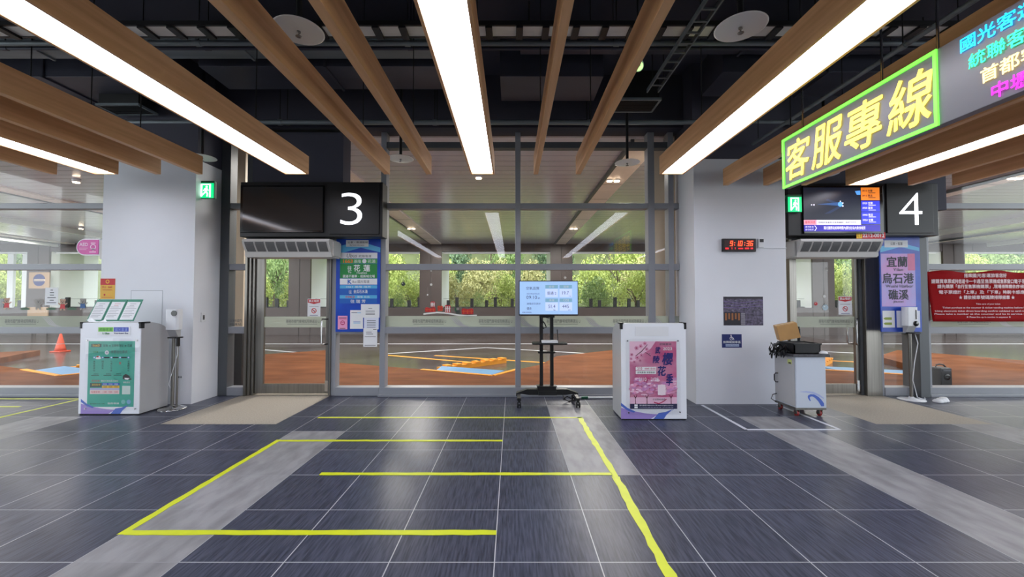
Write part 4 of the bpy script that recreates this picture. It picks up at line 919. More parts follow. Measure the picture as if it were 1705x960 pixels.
# ------------------------------------------------------------------ things on the left pier
t = thing('aed_sign', 'magenta rounded flag sign lettered AED on the left edge of the left pier', 'sign', (-6.2, 6.2, 2.15))
MAG = mat('magenta_sign', (196, 20, 146), .35, emit=.05); PINKW = mat('pale_pink_print', (250, 214, 240), .4)
s = Sheet(6.16, 412); q0 = s.P(126, 425, 0); q1 = s.P(165, 397, 0); zc = (q0.z + q1.z) / 2; rr_ = (q1.z - q0.z) / 2
def flag(k, y0, y1, m):
    r_ = rr_ - k; poly = [(q1.x - k, zc - r_), (q1.x - k, zc + r_)] + [(q0.x + rr_ + r_ * math.cos(a), zc + r_ * math.sin(a)) for a in [PI / 2 + PI * i / 16 for i in range(17)]]
    b = MB(); b.prism(poly, 'y', y0, y1, m); return b
flag(0, 6.17, 6.21, WPLAS).build('housing', t, bevel=.003); flag(.016, 6.163, 6.217, MAG).build('face', t)
s = Sheet(6.162, 412); s.text('AED', 132, 404, 146.5, 409.5, PINKW, 1, .025); s.rect(132, 412.5, 146, 413.2, PINKW, 1); s.rect(132, 415, 144, 415.6, PINKW, 1); s.ring(155, 411, 3.6, 4.9, PINKW, 1); s.poly([(151.6, 413), (158.4, 413), (155, 418)], PINKW, 1); s.poly([(155.8, 408), (153.6, 412), (155.2, 412), (154.4, 415), (156.8, 410.8), (155.3, 410.8)], MAG, 3); s.rect(151, 403.8, 159, 405.2, PINKW, 1); s.rect(149, 418.7, 160, 420, PINKW, 1); s.build('lettering', t)
b = MB(); b.box(q1.x - .002, -5.97 + .004, 6.17, 6.21, q0.z - .05, q1.z - .02, ACW); b.build('bracket', t)
YG = mat('notice_gold', (222, 170, 32), .5)
s = Sheet(6.098, 480); s.board(167, 463.5, 191.5, 497.5, YG, .003); s.rect(167, 463.5, 191.5, 474, RED); s.ring(179, 468.5, 2, 3.2, YEL, 2); s.text('禁止', 170, 476, 177, 479.5, RED, 2); s.text('吸菸', 180, 476, 187, 479.5, RED, 2); s.rect(171, 482, 187, 482.8, RED, 2); s.disc(174.5, 490.5, 1.6, RED, 2); s.disc(182, 490.5, 1.6, ORANGE_P, 2); s.rect(170, 494.5, 188, 495.1, RED, 2)
s.build('notice_poster', label='yellow and red notice poster on the left pier', cat='poster')
SEAML = mat('seam_grey', (168, 171, 178), .6)
b = Sheet(6.098, 530); x0, y0, x1, y1 = 217, 483, 270, 560
for r_ in ((x0, y0, x1, y0 + .7), (x0, y1, x1, y1 + .7), (x0, y0, x0 + .7, y1), (x1 - .7, y0, x1, y1)): b.rect(*r_, SEAML, 0)
b.board(x0 + .7, y0 + .7, x1 - .7, y1, WHITE, .0015)
b.build('access_panel', label='thin outlined access panel set in the left pier', cat='panel')
t = thing('wall_switch', 'small cream wall switch on the side face of the left pier', 'switch', (-4.61, 6.3, 1.2))
p = ptX(338, 528, -4.62); b = MB(); b.box(-4.62, -4.61, p.y - .045, p.y + .045, p.z - .07, p.z + .07, WPLAS); t.location = (-4.61, p.y, p.z - .07); b.build('plate', t, bevel=.003)
b = MB(); b.box(-4.61, -4.606, p.y - .016, p.y + .016, p.z - .035, p.z + .035, INK); b.box(-4.606, -4.603, p.y - .008, p.y + .008, p.z - .015, p.z + .015, BLACKM); b.build('rocker', t)
s = Sheet(6.097, 627); s.board(295, 623.5, 304, 631.5, WPLAS, .006); s.rect(297, 626, 299, 629, INK); s.rect(300.5, 626, 302.5, 629, INK)
s.build('power_socket', label='white power socket low on the left pier behind the sanitizer pole', cat='socket')

# ------------------------------------------------------------------ things on the right pier
t = thing('digital_clock', 'black wall clock with red glowing digits on the right pier', 'clock', (3.3, 6.05, 2.2))
s = Sheet(6.06, 407); a = s.P(1203.5, 418.5, 0); c = s.P(1259, 397, 0)
b = MB(); b.box(a.x, c.x, 6.06, 6.1, a.z, c.z, BLACKM); b.build('case', t, bevel=.004)
SEG = mat('segment_red', (255, 60, 26), .4, emit=2.6); SEGD = mat('segment_dim', (214, 20, 30), .4, emit=1.0)
s = Sheet(6.058, 407); s.rect(1206, 399.5, 1256.5, 416.5, mat('clock_face', (50, 8, 12), .25), 0)
SG = {'0': 'abcdef', '1': 'bc', '3': 'abgcd', '6': 'afgedc', '9': 'abcdfg'}
def digit(ch, x, y, wd, h, m, k=1.1):
    sh = lambda px, py: (px + (y + h - py) * .14, py)
    R = {'a': (x, y, x + wd, y + k), 'g': (x, y + h / 2 - k / 2, x + wd, y + h / 2 + k / 2), 'd': (x, y + h - k, x + wd, y + h), 'f': (x, y, x + k, y + h / 2), 'e': (x, y + h / 2, x + k, y + h), 'b': (x + wd - k, y, x + wd, y + h / 2), 'c': (x + wd - k, y + h / 2, x + wd, y + h)}
    for g_ in SG[ch]: x0, y0, x1, y1 = R[g_]; s.poly([sh(x0, y1), sh(x1, y1), sh(x1, y0), sh(x0, y0)], m, 2 if g_ in 'agd' else 3)
for ch, x in (('9', 1215), ('1', 1225), ('0', 1231), ('3', 1242.5), ('6', 1248.5)): digit(ch, x, 400.8, 4.4, 8.8, SEG)
for x in (1222.6, 1239.6): s.rect(x, 403.2, x + 1.2, 404.4, SEG, 2); s.rect(x - .3, 407, x + .9, 408.2, SEG, 2)
s.rect(1207.5, 412, 1213, 414.6, SEGD, 2); s.rect(1218, 411.6, 1219, 414.6, SEGD, 2); s.rect(1223.5, 411.6, 1224.5, 414.6, SEGD, 2); s.rect(1229, 412.4, 1237, 414.4, SEGD, 2); s.rect(1240, 412, 1247, 414.4, SEGD, 2); s.rect(1249.5, 412, 1253.5, 414.4, SEGD, 2)
s.build('digits', t)
t = thing('thermostat', 'small white thermostat box right of the red digital clock', 'thermostat', (3.62, 6.08, 2.2))
s = Sheet(6.075, 404); s.board(1263, 397, 1272, 411.5, WPLAS, .025); s.build('body', t, bevel=.003)
s = Sheet(6.073, 404); s.rect(1265, 397.8, 1271.6, 403, BLACKM); s.build('window', t)
s = Sheet(6.08, 412); a = s.P(1262, 413.2, 0); c = s.P(1314, 411.8, 0)
b = MB(); b.box(a.x, 3.985, 6.085, 6.1, a.z, c.z, WPLAS); b.build('cable_conduit', label='thin white cable conduit from the clock to the pier edge', cat='conduit')
MAP = mat('map_print', (110, 100, 128), .35, noise=.85, scale=(26, 26, 30), alt=(28, 24, 40))
BAR = mat('map_orange', (150, 92, 50), .5)
s = Sheet(6.098, 517); s.board(1204.5, 493.5, 1270.5, 541.5, MAP, .004)
s.rect(1205, 519.5, 1233, 541, mat('map_legend', (34, 30, 40), .5))
for k in range(5): s.rect(1207 + 5.4 * k, 521, 1210 + 5.4 * k, 533 - 2 * (k % 2), BAR, 2)
for k in range(6): s.rect(1233.5, 521 + 3.4 * k, 1240.5, 523.4 + 3.4 * k, mat('map_grey', (136, 132, 142), .5), 2)
s.rect(1205, 494, 1270, 497, mat('map_legend', (34, 30, 40), .5)); rr = random.Random(11)
for k in range(40): x = rr.uniform(1206, 1266); y = rr.uniform(498, 517); s.rect(x, y, x + rr.uniform(1, 4), y + .7, mat('map_grey', (136, 132, 142), .5), 2)
for k in range(3): y = 501 + 5 * k; s.poly([(1205, y), (1230, y + 3 - k), (1270, y - 2), (1270, y - 1.5), (1230, y + 3.6 - k), (1205, y + .6)], mat('map_violet', (120, 96, 160), .5), 3)
s.build('map_poster', label='dark purple area map poster on the right pier', cat='poster')
s = Sheet(6.098, 567); s.board(1202, 556, 1235, 578.5, NAVY, .004); s.text('無障礙候車區', 1204, 567, 1233, 571.2, PAPER, 2, .01); s.rect(1208, 572.5, 1230.5, 576.6, mat('pale_sign', (176, 190, 220), .5)); s.text('Accessible Waiting Area', 1209, 573.4, 1229.5, 575.6, NAVY, 2)
s.disc(1217.3, 558, 1, PAPER); s.poly([(1216.8, 559), (1218, 559), (1218.4, 562), (1221.5, 562), (1222.5, 565.4), (1221.5, 565.6), (1220.6, 563), (1217, 563)], PAPER); s.ring(1217.8, 563, 2.2, 2.9, PAPER, 2)
s.build('accessible_sign', label='navy blue wheelchair waiting area sign under the map poster', cat='sign')

# ------------------------------------------------------------------ service cart and what lies on it
t = thing('service_cart', 'pale grey wheeled cart with dark top beside the right pier', 'cart', (3.83, 5.64, 0))
cx0, cx1, cy0, cy1 = 3.635, 4.03, 5.43, 5.86
CPALE = mat('cart_laminate', (206, 214, 226), .3)
b = MB(); b.box(cx0 + .012, cx1, cy0, cy1, .115, .765, CPALE); b.build('body', t, bevel=.003)
b = MB(); b.box(cx0, cx0 + .011, cy0 + .015, cy1 - .015, .13, .75, GSIDE); dr_ = b.build('door', t, bevel=.002)
b = MB(); b.tube([(cx0, cy1 - .08, .50), (cx0 - .03, cy1 - .08, .50), (cx0 - .035, cy1 - .06, .48), (cx0 - .035, cy1 - .06, .40), (cx0 - .03, cy1 - .08, .38), (cx0, cy1 - .08, .38)], .008, BLACKM, 8); b.build('handle', dr_)
b = MB(); b.box(cx0 - .002, cx0, cy0 + .06, cy0 + .14, .66, .72, mat('sticker_lime', (196, 206, 120), .5)); b.box(cx0 - .003, cx0 - .002, cy0 + .07, cy0 + .12, .665, .685, INKD); b.build('sticker', dr_)
GRAN = mat('granite_top', (84, 84, 90), .35, noise=.6, scale=(30, 30, 30))
b = MB(); b.box(cx0 - .03, cx1 + .05, cy0 - .02, cy1 + .02, .765, .80, GRAN); b.build('worktop', t, bevel=.004)
b = MB(); b.box(cx0, cx1, cy0, cy1, .09, .115, STEEL); b.build('chassis', t)
CRED = mat('caster_red', (150, 46, 46), .4)
for x, y in ((cx0 + .05, cy0 + .05), (cx1 - .05, cy0 + .05), (cx0 + .05, cy1 - .05), (cx1 - .05, cy1 - .05)):
    b = MB(); b.box(x - .02, x - .014, y - .025, y + .025, .03, .09, STEEL); b.box(x + .014, x + .02, y - .025, y + .025, .03, .09, STEEL); b.box(x - .02, x + .02, y - .025, y + .025, .08, .09, STEEL); c_ = b.build('caster', t)
    b = MB(); b.cyl((x - .013, y + .01, .037), (x + .013, y + .01, .037), .037, CRED, 20); b.cyl((x - .03, y + .01, .037), (x + .03, y + .01, .037), .014, STEEL, 12); b.build('wheel', c_)
b = MB(); b.tube([(cx0 - .005, cy1 - .06, .22), (cx0 - .05, cy1 - .04, .2), (cx0 - .06, cy1 - .02, .14), (cx0 - .01, cy1 - .06, .1)], .006, BLACKM, 6); b.build('hanging_cable', t)
s = Sheet(cy0, 640)
s.poly([(1330, 652), (1342, 650.5), (1354, 652), (1364, 656.5), (1371.3, 662), (1371.3, 664), (1362, 659), (1352, 655), (1341, 653)], mat('wave_pale', (176, 188, 226), .3), 1)
ar = [(1348 + 0, 667.5), (1345, 663), (1344.2, 660), (1345.5, 657.4), (1349, 655.8), (1355, 656.2), (1362, 660), (1367, 665), (1371.3, 671)]
ai = [(1371.3, 676), (1366.5, 676), (1362, 668), (1357, 662.5), (1352.5, 659.6), (1349.3, 659.6), (1347.8, 661.5), (1348.3, 664), (1349.5, 667)]
for i in range(len(ar) - 1):
    j = len(ai) - 1 - i; s.poly([ar[i], ai[j], ai[j - 1], ar[i + 1]], WBLUE, 1)
s.build('wave_graphic', t)
CARD = mat('cardboard', (196, 152, 96), .7, noise=.12, scale=(8, 8, 8))
t = thing('cardboard_box', 'brown cardboard box tilted on top of the black crate on the cart', 'box', (3.72, 5.62, .90))
R_ = Matrix.Rotation(math.radians(-14), 3, 'Y') @ Matrix.Rotation(math.radians(-18), 3, 'Z')
cc = Vector((3.675, 5.64, 1.08))
b = MB(); b.obox(cc, R_ @ Vector((.12, 0, 0)), R_ @ Vector((0, .08, 0)), R_ @ Vector((0, 0, .10)), CARD); b.build('carton', t, bevel=.003)
b = MB(); b.obox(cc + R_ @ Vector((0, 0, .101)), R_ @ Vector((.12, 0, 0)), R_ @ Vector((0, .02, 0)), R_ @ Vector((0, 0, .0012)), mat('parcel_tape', (214, 184, 130), .3)); b.build('parcel_tape', t)
t = thing('plastic_crate', 'open black plastic crate on the cart worktop', 'crate', (3.86, 5.62, .80))
b = MB(); x0, x1, y0, y1 = 3.66, 4.0, 5.47, 5.79
for a in ((x0, x1, y0, y0 + .012, .80, .93), (x0, x1, y1 - .012, y1, .80, .93), (x0, x0 + .012, y0, y1, .80, .93), (x1 - .012, x1, y0, y1, .80, .93), (x0, x1, y0, y1, .80, .812)): b.box(*a, BLACKM)
b.build('tub', t); b = MB(); b.box(x0 - .012, x1 + .012, y0 - .012, y0, .915, .935, BLACKM); b.box(x0 - .012, x1 + .012, y1, y1 + .012, .915, .935, BLACKM); b.box(x0 - .012, x0, y0, y1, .915, .935, BLACKM); b.box(x1, x1 + .012, y0, y1, .915, .935, BLACKM); b.build('rim', t)
b = MB(); b.box(x0 + .02, x1 - .02, y0 + .02, y1 - .02, .812, .925, GRUB); b.build('contents', t)
b = MB(); b.cyl((4.01 - .05, 5.82, .80), (4.01 - .05, 5.82, 1.10), .02, BLACKM, 10); b.cyl((3.96, 5.82, 1.1), (3.96, 5.82, 1.13), .012, BLACKM, 10); b.build('flask', label='tall thin black bottle standing behind the black crate on the cart', cat='bottle')
b = MB()
for k in range(7):
    rr = random.Random(k); y = 5.5 + .05 * k
    b.tube([(3.70 - .06, y, .815), (3.60 - .02, y + rr.uniform(-.05, .05), .86 + rr.uniform(0, .06)), (3.56 - rr.uniform(0, .05), y, .83), (3.555, y + .03, .76 - rr.uniform(0, .06)), (3.58, y + rr.uniform(-.05, .05), .822 + rr.uniform(0, .04)), (3.62, y, .815)], .009, BLACKM, 6)
b.obox((3.545, 5.66, .90), (.05, .02, .02), (0, .015, 0), (-.01, 0, .012), BLACKM); b.obox((3.545, 5.55, .80), (.03, 0, .02), (0, .02, 0), (-.01, 0, .015), BLACKM)
b.build('cable_bundle', label='tangle of black cables hanging off the near edge of the cart', cat='cable')
b = MB(); b.lathe((4.03, 5.47, .80), [(.05, .001), (.055, .015), (.035, .035), (.0, .04)], PAPER, 12); b.build('paper_wad', label='white crumpled paper at the outer corner of the cart worktop', cat='paper')

# ------------------------------------------------------------------ blue gate boards
def sticker(s, x0, y0, x1, y1, m, L): s.rect(x0, y0, x1, y1, m, L)
DBLUE = mat('deep_blue_print', (8, 84, 200), .35, noise=.25, scale=(3, 3, 3), alt=(6, 54, 170))
s = Sheet(6.615, 470); s.board(559.5, 394, 633, 552, DBLUE, .02)
s.poly([(560, 410), (600, 402), (633, 412), (633, 420), (600, 412), (560, 424)], BLUEL, 1)
s.rect(575.5, 399.5, 613, 410.5, PAPER, 2); s.text('公車・客運路線', 578, 401.5, 612, 405, INKD, 3); s.text('Bus Route Information', 582, 406.5, 606, 409, INK, 3)
s.rect(566, 420.5, 628, 430, PAPER, 2); s.text('Ubus', 577, 422, 594, 428.5, INK, 3, .0, shear=.2); s.text('統聯客運', 597, 424, 618, 428.5, INK, 3)
s.rect(566, 430.5, 628, 438.5, mat('green_mid', (70, 160, 80), .4), 2); s.text('1663', 571, 431.5, 587, 437.5, mat('orange_ink', (240, 110, 50), .5), 3, .02); s.text('基隆', 589, 432, 601, 437.5, PAPER, 3); s.disc(606.5, 434.5, 3.6, PAPER, 3); s.text('花蓮', 612, 432, 625, 437.5, PAPER, 3)
s.rect(566, 439, 628, 463, GREENP, 2); s.text('往', 578.5, 442.5, 585.5, 450, PAPER, 3, .01); s.text('To', 579, 451, 585, 454.5, PAPER, 3, .01); s.text('花', 589, 440.5, 599.5, 451.5, PAPER, 3, .015); s.text('蓮', 605, 440.5, 616, 451.5, PAPER, 3, .015); s.text('Hualien', 594, 452.3, 611, 455.5, PAPER, 3, .01); s.text('國道不塞車・經新城北埔', 571, 457.2, 624, 461.8, PAPER, 3, .01)
s.rect(566, 463.6, 628, 473.5, PAPER, 2); s.text('K', 579, 465, 586, 472.3, BLUEP, 3, .03); s.text('Bus 國光客運', 587, 466, 615, 471, INK, 3)
s.rect(566, 474.5, 628, 480, BLUEL, 2); s.text('1061 基隆 瑞芳', 577, 475.5, 618, 479, PAPER, 3)
s.rect(566, 480.5, 628, 490, mat('blue_mid', (24, 96, 188), .4), 2); s.text('往', 581, 482.5, 586, 489, PAPER, 3); s.text('金瓜石水湳', 589, 482, 612, 488, PAPER, 3, .01)
s.rect(566, 491, 628, 496.6, BLUEL, 2); s.text('1062', 576, 492.2, 591, 495.6, RED, 3, .02); s.text('基隆 台北', 595, 492.2, 616, 495.6, PAPER, 3)
s.rect(566, 497.2, 628, 505, mat('blue_mid', (24, 96, 188), .4), 2); s.text('往 瑞 芳', 584, 498.4, 609, 504.2, PAPER, 3, .01)
s.build('route_board', label='blue route board lettered for Hualien beside gate 3 door', cat='sign')
def note(name, x0, y0, x1, y1, base, lines, label, Y, extra=None):
    s = Sheet(Y, (y0 + y1) / 2); s.board(x0, y0, x1, y1, base, .001)
    for i, (a, c, yy, m) in enumerate(lines): s.rect(x0 + (x1 - x0) * a, y0 + (y1 - y0) * yy, x0 + (x1 - x0) * c, y0 + (y1 - y0) * yy + .9, m, 1)
    if extra: extra(s)
    return s.build(name, label=label, cat='notice')
L4 = [(.2, .8, .25 + .14 * k, INK) for k in range(5)]
PKN = mat('pink_note', (236, 160, 200), .5)
note('paper_notice', 562.5, 525.5, 578.5, 548, PKN, [(.1, .9, .12, INKD), (.1, .9, .2, PKD), (.3, .7, .45, PKD), (.3, .7, .6, PKD), (.2, .8, .9, INKD)], 'pink paper notice at the lower left of the blue Hualien board', 6.606, lambda s: s.ring(570.5, 537, 2.8, 3.8, PKD, 2))
note('paper_notice', 583, 516, 604.5, 547, PAPER, [(.1, .55, .12, NAVY), (.55, .85, .13, BLUEL), (.25, .8, .62, BLUEP), (.25, .8, .68, BLUEL)], 'white paper notice with blue lines, low in the middle of the Hualien board', 6.606)
note('paper_notice', 601, 506, 632, 528.5, PAPER, [(.4, .6, .3, INK), (.25, .75, .5, INK), (.25, .75, .65, INK), (.25, .75, .75, INK)], 'white landscape paper notice at the right edge of the Hualien board', 6.600)
note('paper_notice', 606, 528, 630.5, 548, mat('pale_blue_paper', (222, 226, 240), .6), L4, 'pale blue paper notice below the landscape one on the Hualien board', 6.606)
note('paper_notice', 605, 546, 628, 577, PAPER, [(.7, .95, .06, INKD), (.1, .9, .45, INK), (.1, .12, .45, INK), (.1, .9, .9, INK), (.2, .6, .2, INK), (.2, .7, .3, INK)], 'white paper form hanging below the lower edge of the Hualien board', 6.600)
VIO = mat('sunset_print', (140, 160, 224), .35, noise=.5, scale=(1.6, 1, 1.4), alt=(206, 130, 190))
s = Sheet(6.44, 470); s.board(1466, 395, 1533, 552, mat('gate_blue', (18, 82, 200), .35, noise=.25, scale=(3, 3, 3), alt=(10, 50, 160)), .02)
s.poly([(1467, 410), (1500, 404), (1532, 412), (1532, 418), (1500, 411), (1467, 420)], BLUEL, 1)
s.rect(1474, 400, 1513, 411.5, PAPER, 2); s.text('公車・客運', 1484, 403, 1504, 408, INKD, 3)
s.rect(1467.5, 422, 1524, 510, VIO, 2); s.rect(1512, 422, 1524, 450, mat('sunset_pink', (224, 110, 160), .4, noise=.4, scale=(2, 2, 2)), 3)
CHA = mat('charcoal_ink', (48, 50, 62), .6)
for tx, x0, y0, x1, y1 in (('宜蘭', 1477, 427, 1511, 444), ('烏石港', 1469, 454.5, 1521, 471.5), ('礁溪', 1478.5, 482, 1511.5, 498.5)): s.text(tx, x0, y0, x1, y1, CHA, 4, .018)
for tx, x0, y0, x1, y1 in (('Yilan', 1487, 446, 1504, 451), ('Wushi Harbor', 1474, 473.5, 1520, 478.5), ('Jiaoxi', 1486, 500, 1503, 504.5)): s.text(tx, x0, y0, x1, y1, INK, 4, .01)
s.rect(1468, 517, 1488, 545, PAPER, 2); s.rect(1491, 517, 1530, 545, mat('pale_blue_paper', (222, 226, 240), .6), 2)
for y in (530, 538.5): s.poly([(1469, y), (1472, y - 2), (1483, y - 2), (1483, y + 2), (1472, y + 2)], mat('arrow_olive', (140, 158, 50), .5), 3)
for k in range(4): s.rect(1512, 522 + 4 * k, 1526, 522.8 + 4 * k, INK, 3)
s.build('route_board', label='blue route board lettered for Yilan beside gate 4 door', cat='sign')
# door notices
def nosmoke(x0, y0, x1, y1, label):
    s = Sheet(6.700, (y0 + y1) / 2); s.board(x0, y0, x1, y1, PAPER, .001); h = y1 - y0; wd = x1 - x0
    s.poly([(x0 + .5, y0 + 1), (x1 - .5, y0 + 1), (x1 - .5, y0 + h * .22), ((x0 + x1) / 2, y0 + h * .3), (x0 + .5, y0 + h * .22)], RED, 1); s.text('禁止吸菸', x0 + 2, y0 + 2, x1 - 2, y0 + h * .19, PAPER, 2, .02)
    s.rect(x0 + 3, y0 + h * .42, x1 - 3, y0 + h * .44, INK, 1); s.ring((x0 + x1) / 2, y0 + h * .68, 3.2, 4.4, RED, 1); s.poly([((x0 + x1) / 2 - 3, y0 + h * .68 - 2.4), ((x0 + x1) / 2 - 2.2, y0 + h * .68 - 3.2), ((x0 + x1) / 2 + 3, y0 + h * .68 + 2.4), ((x0 + x1) / 2 + 2.2, y0 + h * .68 + 3.2)], RED, 2); s.rect((x0 + x1) / 2 - 2.6, y0 + h * .67, (x0 + x1) / 2 + 2.6, y0 + h * .70, INK, 1); s.rect(x0 + 4, y1 - 2.4, x1 - 4, y1 - 1.6, NAVY, 1)
    s.build('door_notice', label=label, cat='notice')
nosmoke(512, 497, 533.5, 526.5, 'no smoking notice on the glass of the door by the Hualien board')
nosmoke(1396, 493, 1418.5, 523.5, 'no smoking notice on the glass of the door by the Yilan board')

# ------------------------------------------------------------------ red banner
t = thing('red_banner', 'red cloth banner with rows of white characters across the right glass bay', 'banner', (8.0, 6.55, 1.15))
RB = mat('banner_red', (150, 4, 12), .8, spec=.15)
wf = lambda v: (v.x, v.y + .012 * math.sin(v.x * 9) * (.4 + max(0, v.z - 1.3)) , v.z + (.018 * math.sin((v.x - 6.5) * 7.5) if v.z > 1.93 else 0))
g = MB(); s = Sheet(6.55, 492); x0 = s.P(1543, 0, 0).x; z1 = s.P(1543, 452, 0).z; z0 = s.P(1543, 535, 0).z; x1 = 10.2
nx, nz_ = 80, 14; vs = []
for j in range(nz_ + 1):
    for i in range(nx + 1):
        u = i / nx; v_ = j / nz_; xx = x0 + (x1 - x0) * u + (.085 * (1 - v_) * (1 - u)); vs.append((xx, 6.55, z0 + (z1 - z0) * v_))
fs = [(j * (nx + 1) + i, j * (nx + 1) + i + 1, (j + 1) * (nx + 1) + i + 1, (j + 1) * (nx + 1) + i) for j in range(nz_) for i in range(nx)]
g.add(vs, fs, RB, True); cl = g.build('cloth', t, warp=wf); sol = cl.modifiers.new('thickness', 'SOLIDIFY'); sol.thickness = .003; sol.offset = 1
BT = mat('banner_text', (236, 206, 210), .6)
s = Sheet(6.545, 492)
for tx, a, c, y0, y1 in (('搭乘國光客運旅客您好', 1607, 1677, 455, 461.5), ('請購買車票或持悠遊卡一卡通至售票機或售票窗口電子票證刷卡者可直接上車', 1552, 1765, 464.5, 471.5), ('請先購票「自行至售票機購票」,現場排隊請依序候車勿插隊', 1561, 1732, 473.5, 480), ('電子票證於「上車」及「下車」時刷卡感應驗票', 1563, 1722, 483, 489), ('★ 請依候車號碼牌排隊候車 ★', 1596, 1690, 491.5, 498)):
    s.text(tx, a, y0, c, y1, BT, 3, .022)
for tx, a, c, y0, y1 in (('Take care of your ticket', 1625, 1664, 504.5, 507.5), ('Ticket purchase at the counter & ticket vending machine before boarding', 1568, 1722, 510.5, 514), ('Using electronic ticket direct boarding confirm validated to card reader on the bus', 1556, 1740, 516, 519.5), ('Please take a number at the counter and be in service in sequence', 1555, 1735, 521, 524.5), ('★ Please line up in number in sequence ★', 1608, 1682, 525.8, 529.5)):
    s.text(tx, a, y0, c, y1, BT, 3, .012)
s.build('lettering', t, warp=wf)
for a in (0,):
    b = MB(); p = (x0, 6.55, z1 - .01); b.tube([p, (x0 - .04, 6.6, z1 + .02), (x0 - .08, 6.63, z1 + .01)], .004, WPLAS, 6); p = (x0 + .08, 6.55, z0 + .02); b.tube([p, (x0 + .0, 6.6, z0 - .02), (x0 - .05, 6.63, z0 - .02)], .004, WPLAS, 6); b.build('tie_cord', t)
#MORE4
# ------------------------------------------------------------------ outside things
t = thing('traffic_cone', 'orange traffic cone standing on the road beyond the left glass bay', 'cone', (-14.45, 13.5, -.15))
CONE = mat('cone_orange', (206, 84, 56), .5)
b = MB(); b.box(-14.62, -14.28, 13.33, 13.67, -.15, -.11, CONE); b.build('cone_base', t, bevel=.01)
b = MB(); b.lathe((-14.45, 13.5, -.11), [(.14, 0), (.115, .12), (.03, .52), (.02, .54)], CONE, 20); b.build('cone_body', t)
b = MB(); b.lathe((-14.45, 13.5, -.11), [(.096, .21), (.074, .31)], PAPER, 20); b.build('reflective_band', t)
t = thing('portable_speaker', 'small black portable speaker outside behind the right glass bay', 'speaker', (7.22, 7.25, 0))
b = MB(); b.box(7.12, 7.32, 7.15, 7.36, .03, .35, BLACKM); b.build('cabinet', t, bevel=.02)
b = MB(); b.box(7.14, 7.30, 7.142, 7.15, .07, .28, GRUB); b.build('front_grille', t); b = MB(); b.lathe((7.22, 7.142, .2), [(.055, 0), (.05, .01), (.02, .004)], BLACKG, 20, axis=(0, -1, 0)); b.build('speaker_cone', t)
b = MB(); b.tube([(7.14, 7.25, .35), (7.15, 7.25, .385), (7.20, 7.25, .40), (7.27, 7.25, .39), (7.31, 7.25, .35)], .012, BLACKM, 8); b.build('carry_handle', t)
for x in (7.15, 7.29):
    b = MB(); b.cyl((x, 7.19, .0), (x, 7.19, .03), .015, GRUB, 10); b.cyl((x, 7.32, .0), (x, 7.32, .03), .015, GRUB, 10); b.build('foot', t)
b = MB(); b.box(7.16, 7.29, 7.14, 7.15, .30, .325, INK); b.build('control_strip', t)
t.location.x += .13
# canopy downlights
DLL = mat('downlight_glow', (255, 226, 190), .4, emit=9.0)
for px, py, n, label in ((797, 295, 1, 'small warm canopy downlight just below the centre light beam end'), (1021, 300, 2, 'pair of warm canopy downlights near the right end of the middle glass bay'), (685, 380, 2, 'pair of warm canopy downlights at the left of the middle glass bay'), (955, 380, 2, 'pair of warm canopy downlights low, right of the middle mullion'), (127, 302, 1, 'warm canopy downlight high in the left glass bay'), (135, 380, 1, 'warm canopy downlight low in the left glass bay above the AED sign'), (1690, 296, 2, 'pair of warm canopy downlights high in the right glass bay'), (1634, 377, 1, 'warm canopy downlight above the red banner')):
    c = ptZ(px, py, 4.15); t = thing('canopy_downlight', label, 'downlight', c)
    for k in range(n):
        dx = (k - (n - 1) / 2) * .16
        b = MB(); b.lathe(c + Vector((dx, 0, -.012)), [(.075, .0), (.075, .06), (.055, .06)], WPLAS, 18); b.build('rim', t)
        b = MB(); b.cyl(c + Vector((dx, 0, -.03)), c + Vector((dx, 0, -.012)), .062, DLL, 16); b.build('lamp', t)
# fence along the far parapet
t = thing('parapet_fence', 'dark slender post fence on top of the far brown parapet', 'fence', (0, 20.6, 1.1))
zr = pt(CX, 512, 20).z
b = MB(); b.box(-40, 40, 20.595, 20.605, zr + .42, zr + .435, BLACKM); b.box(-40, 40, 20.59, 20.61, zr - .02, zr + .04, BLACKM); b.build('rail', t)
for k in range(90):
    x = -28 + .635 * k + .12 * math.sin(k * 2.3); b = MB(); b.box(x - .075, x + .075, 20.54, 20.66, zr - .1, zr + (.36, .5, .44)[k % 3], BLACKM); b.build('fence_post', t)
# stall sign board outside at far left
t = thing('shop_board', 'brown board with a round navy shop emblem beyond the left glass bay', 'sign board', (-21.6, 19.9, -.15))
KR = mat('kraft_board', (166, 140, 112), .6)
s = Sheet(19.9, 466); s.board(48, 453, 82, 480, KR, .05); s.disc(65.5, 466, 10.2, NAVY, 8); s.rect(57, 464.5, 76, 468, mat('kraft_pale', (200, 186, 168), .6), 12); s.text('louisa', 58, 464.8, 74, 467.8, NAVY, 16); s.build('emblem_panel', t)
s = Sheet(19.9, 505); s.board(46, 511, 80, 526, KR, .05); s.build('lower_panel', t); s = Sheet(19.9, 505); s.board(46, 480, 75, 511, BROWN, .05); s.build('middle_panel', t)
b = MB(); p = Sheet(19.9, 500); a = p.P(50, 526, 0); c = p.P(78, 526, 0); b.box(a.x, a.x + .08, 19.92, 19.98, -.15, a.z, BROWN); b.box(c.x - .08, c.x, 19.92, 19.98, -.15, a.z, BROWN); b.build('support_leg', t)
s = Sheet(6.687, 493); s.board(75, 478.5, 97, 508, PAPER, .001)
for k, (a, c) in enumerate(((84, 88), (83, 90), (83, 90), (79, 93), (83, 90), (78, 94))): s.rect(a, 482 + 4.2 * k, c, 483.3 + 4.2 * k, INK, 1)
s.build('glass_notice', label='white paper notice taped on the left glass bay', cat='notice')
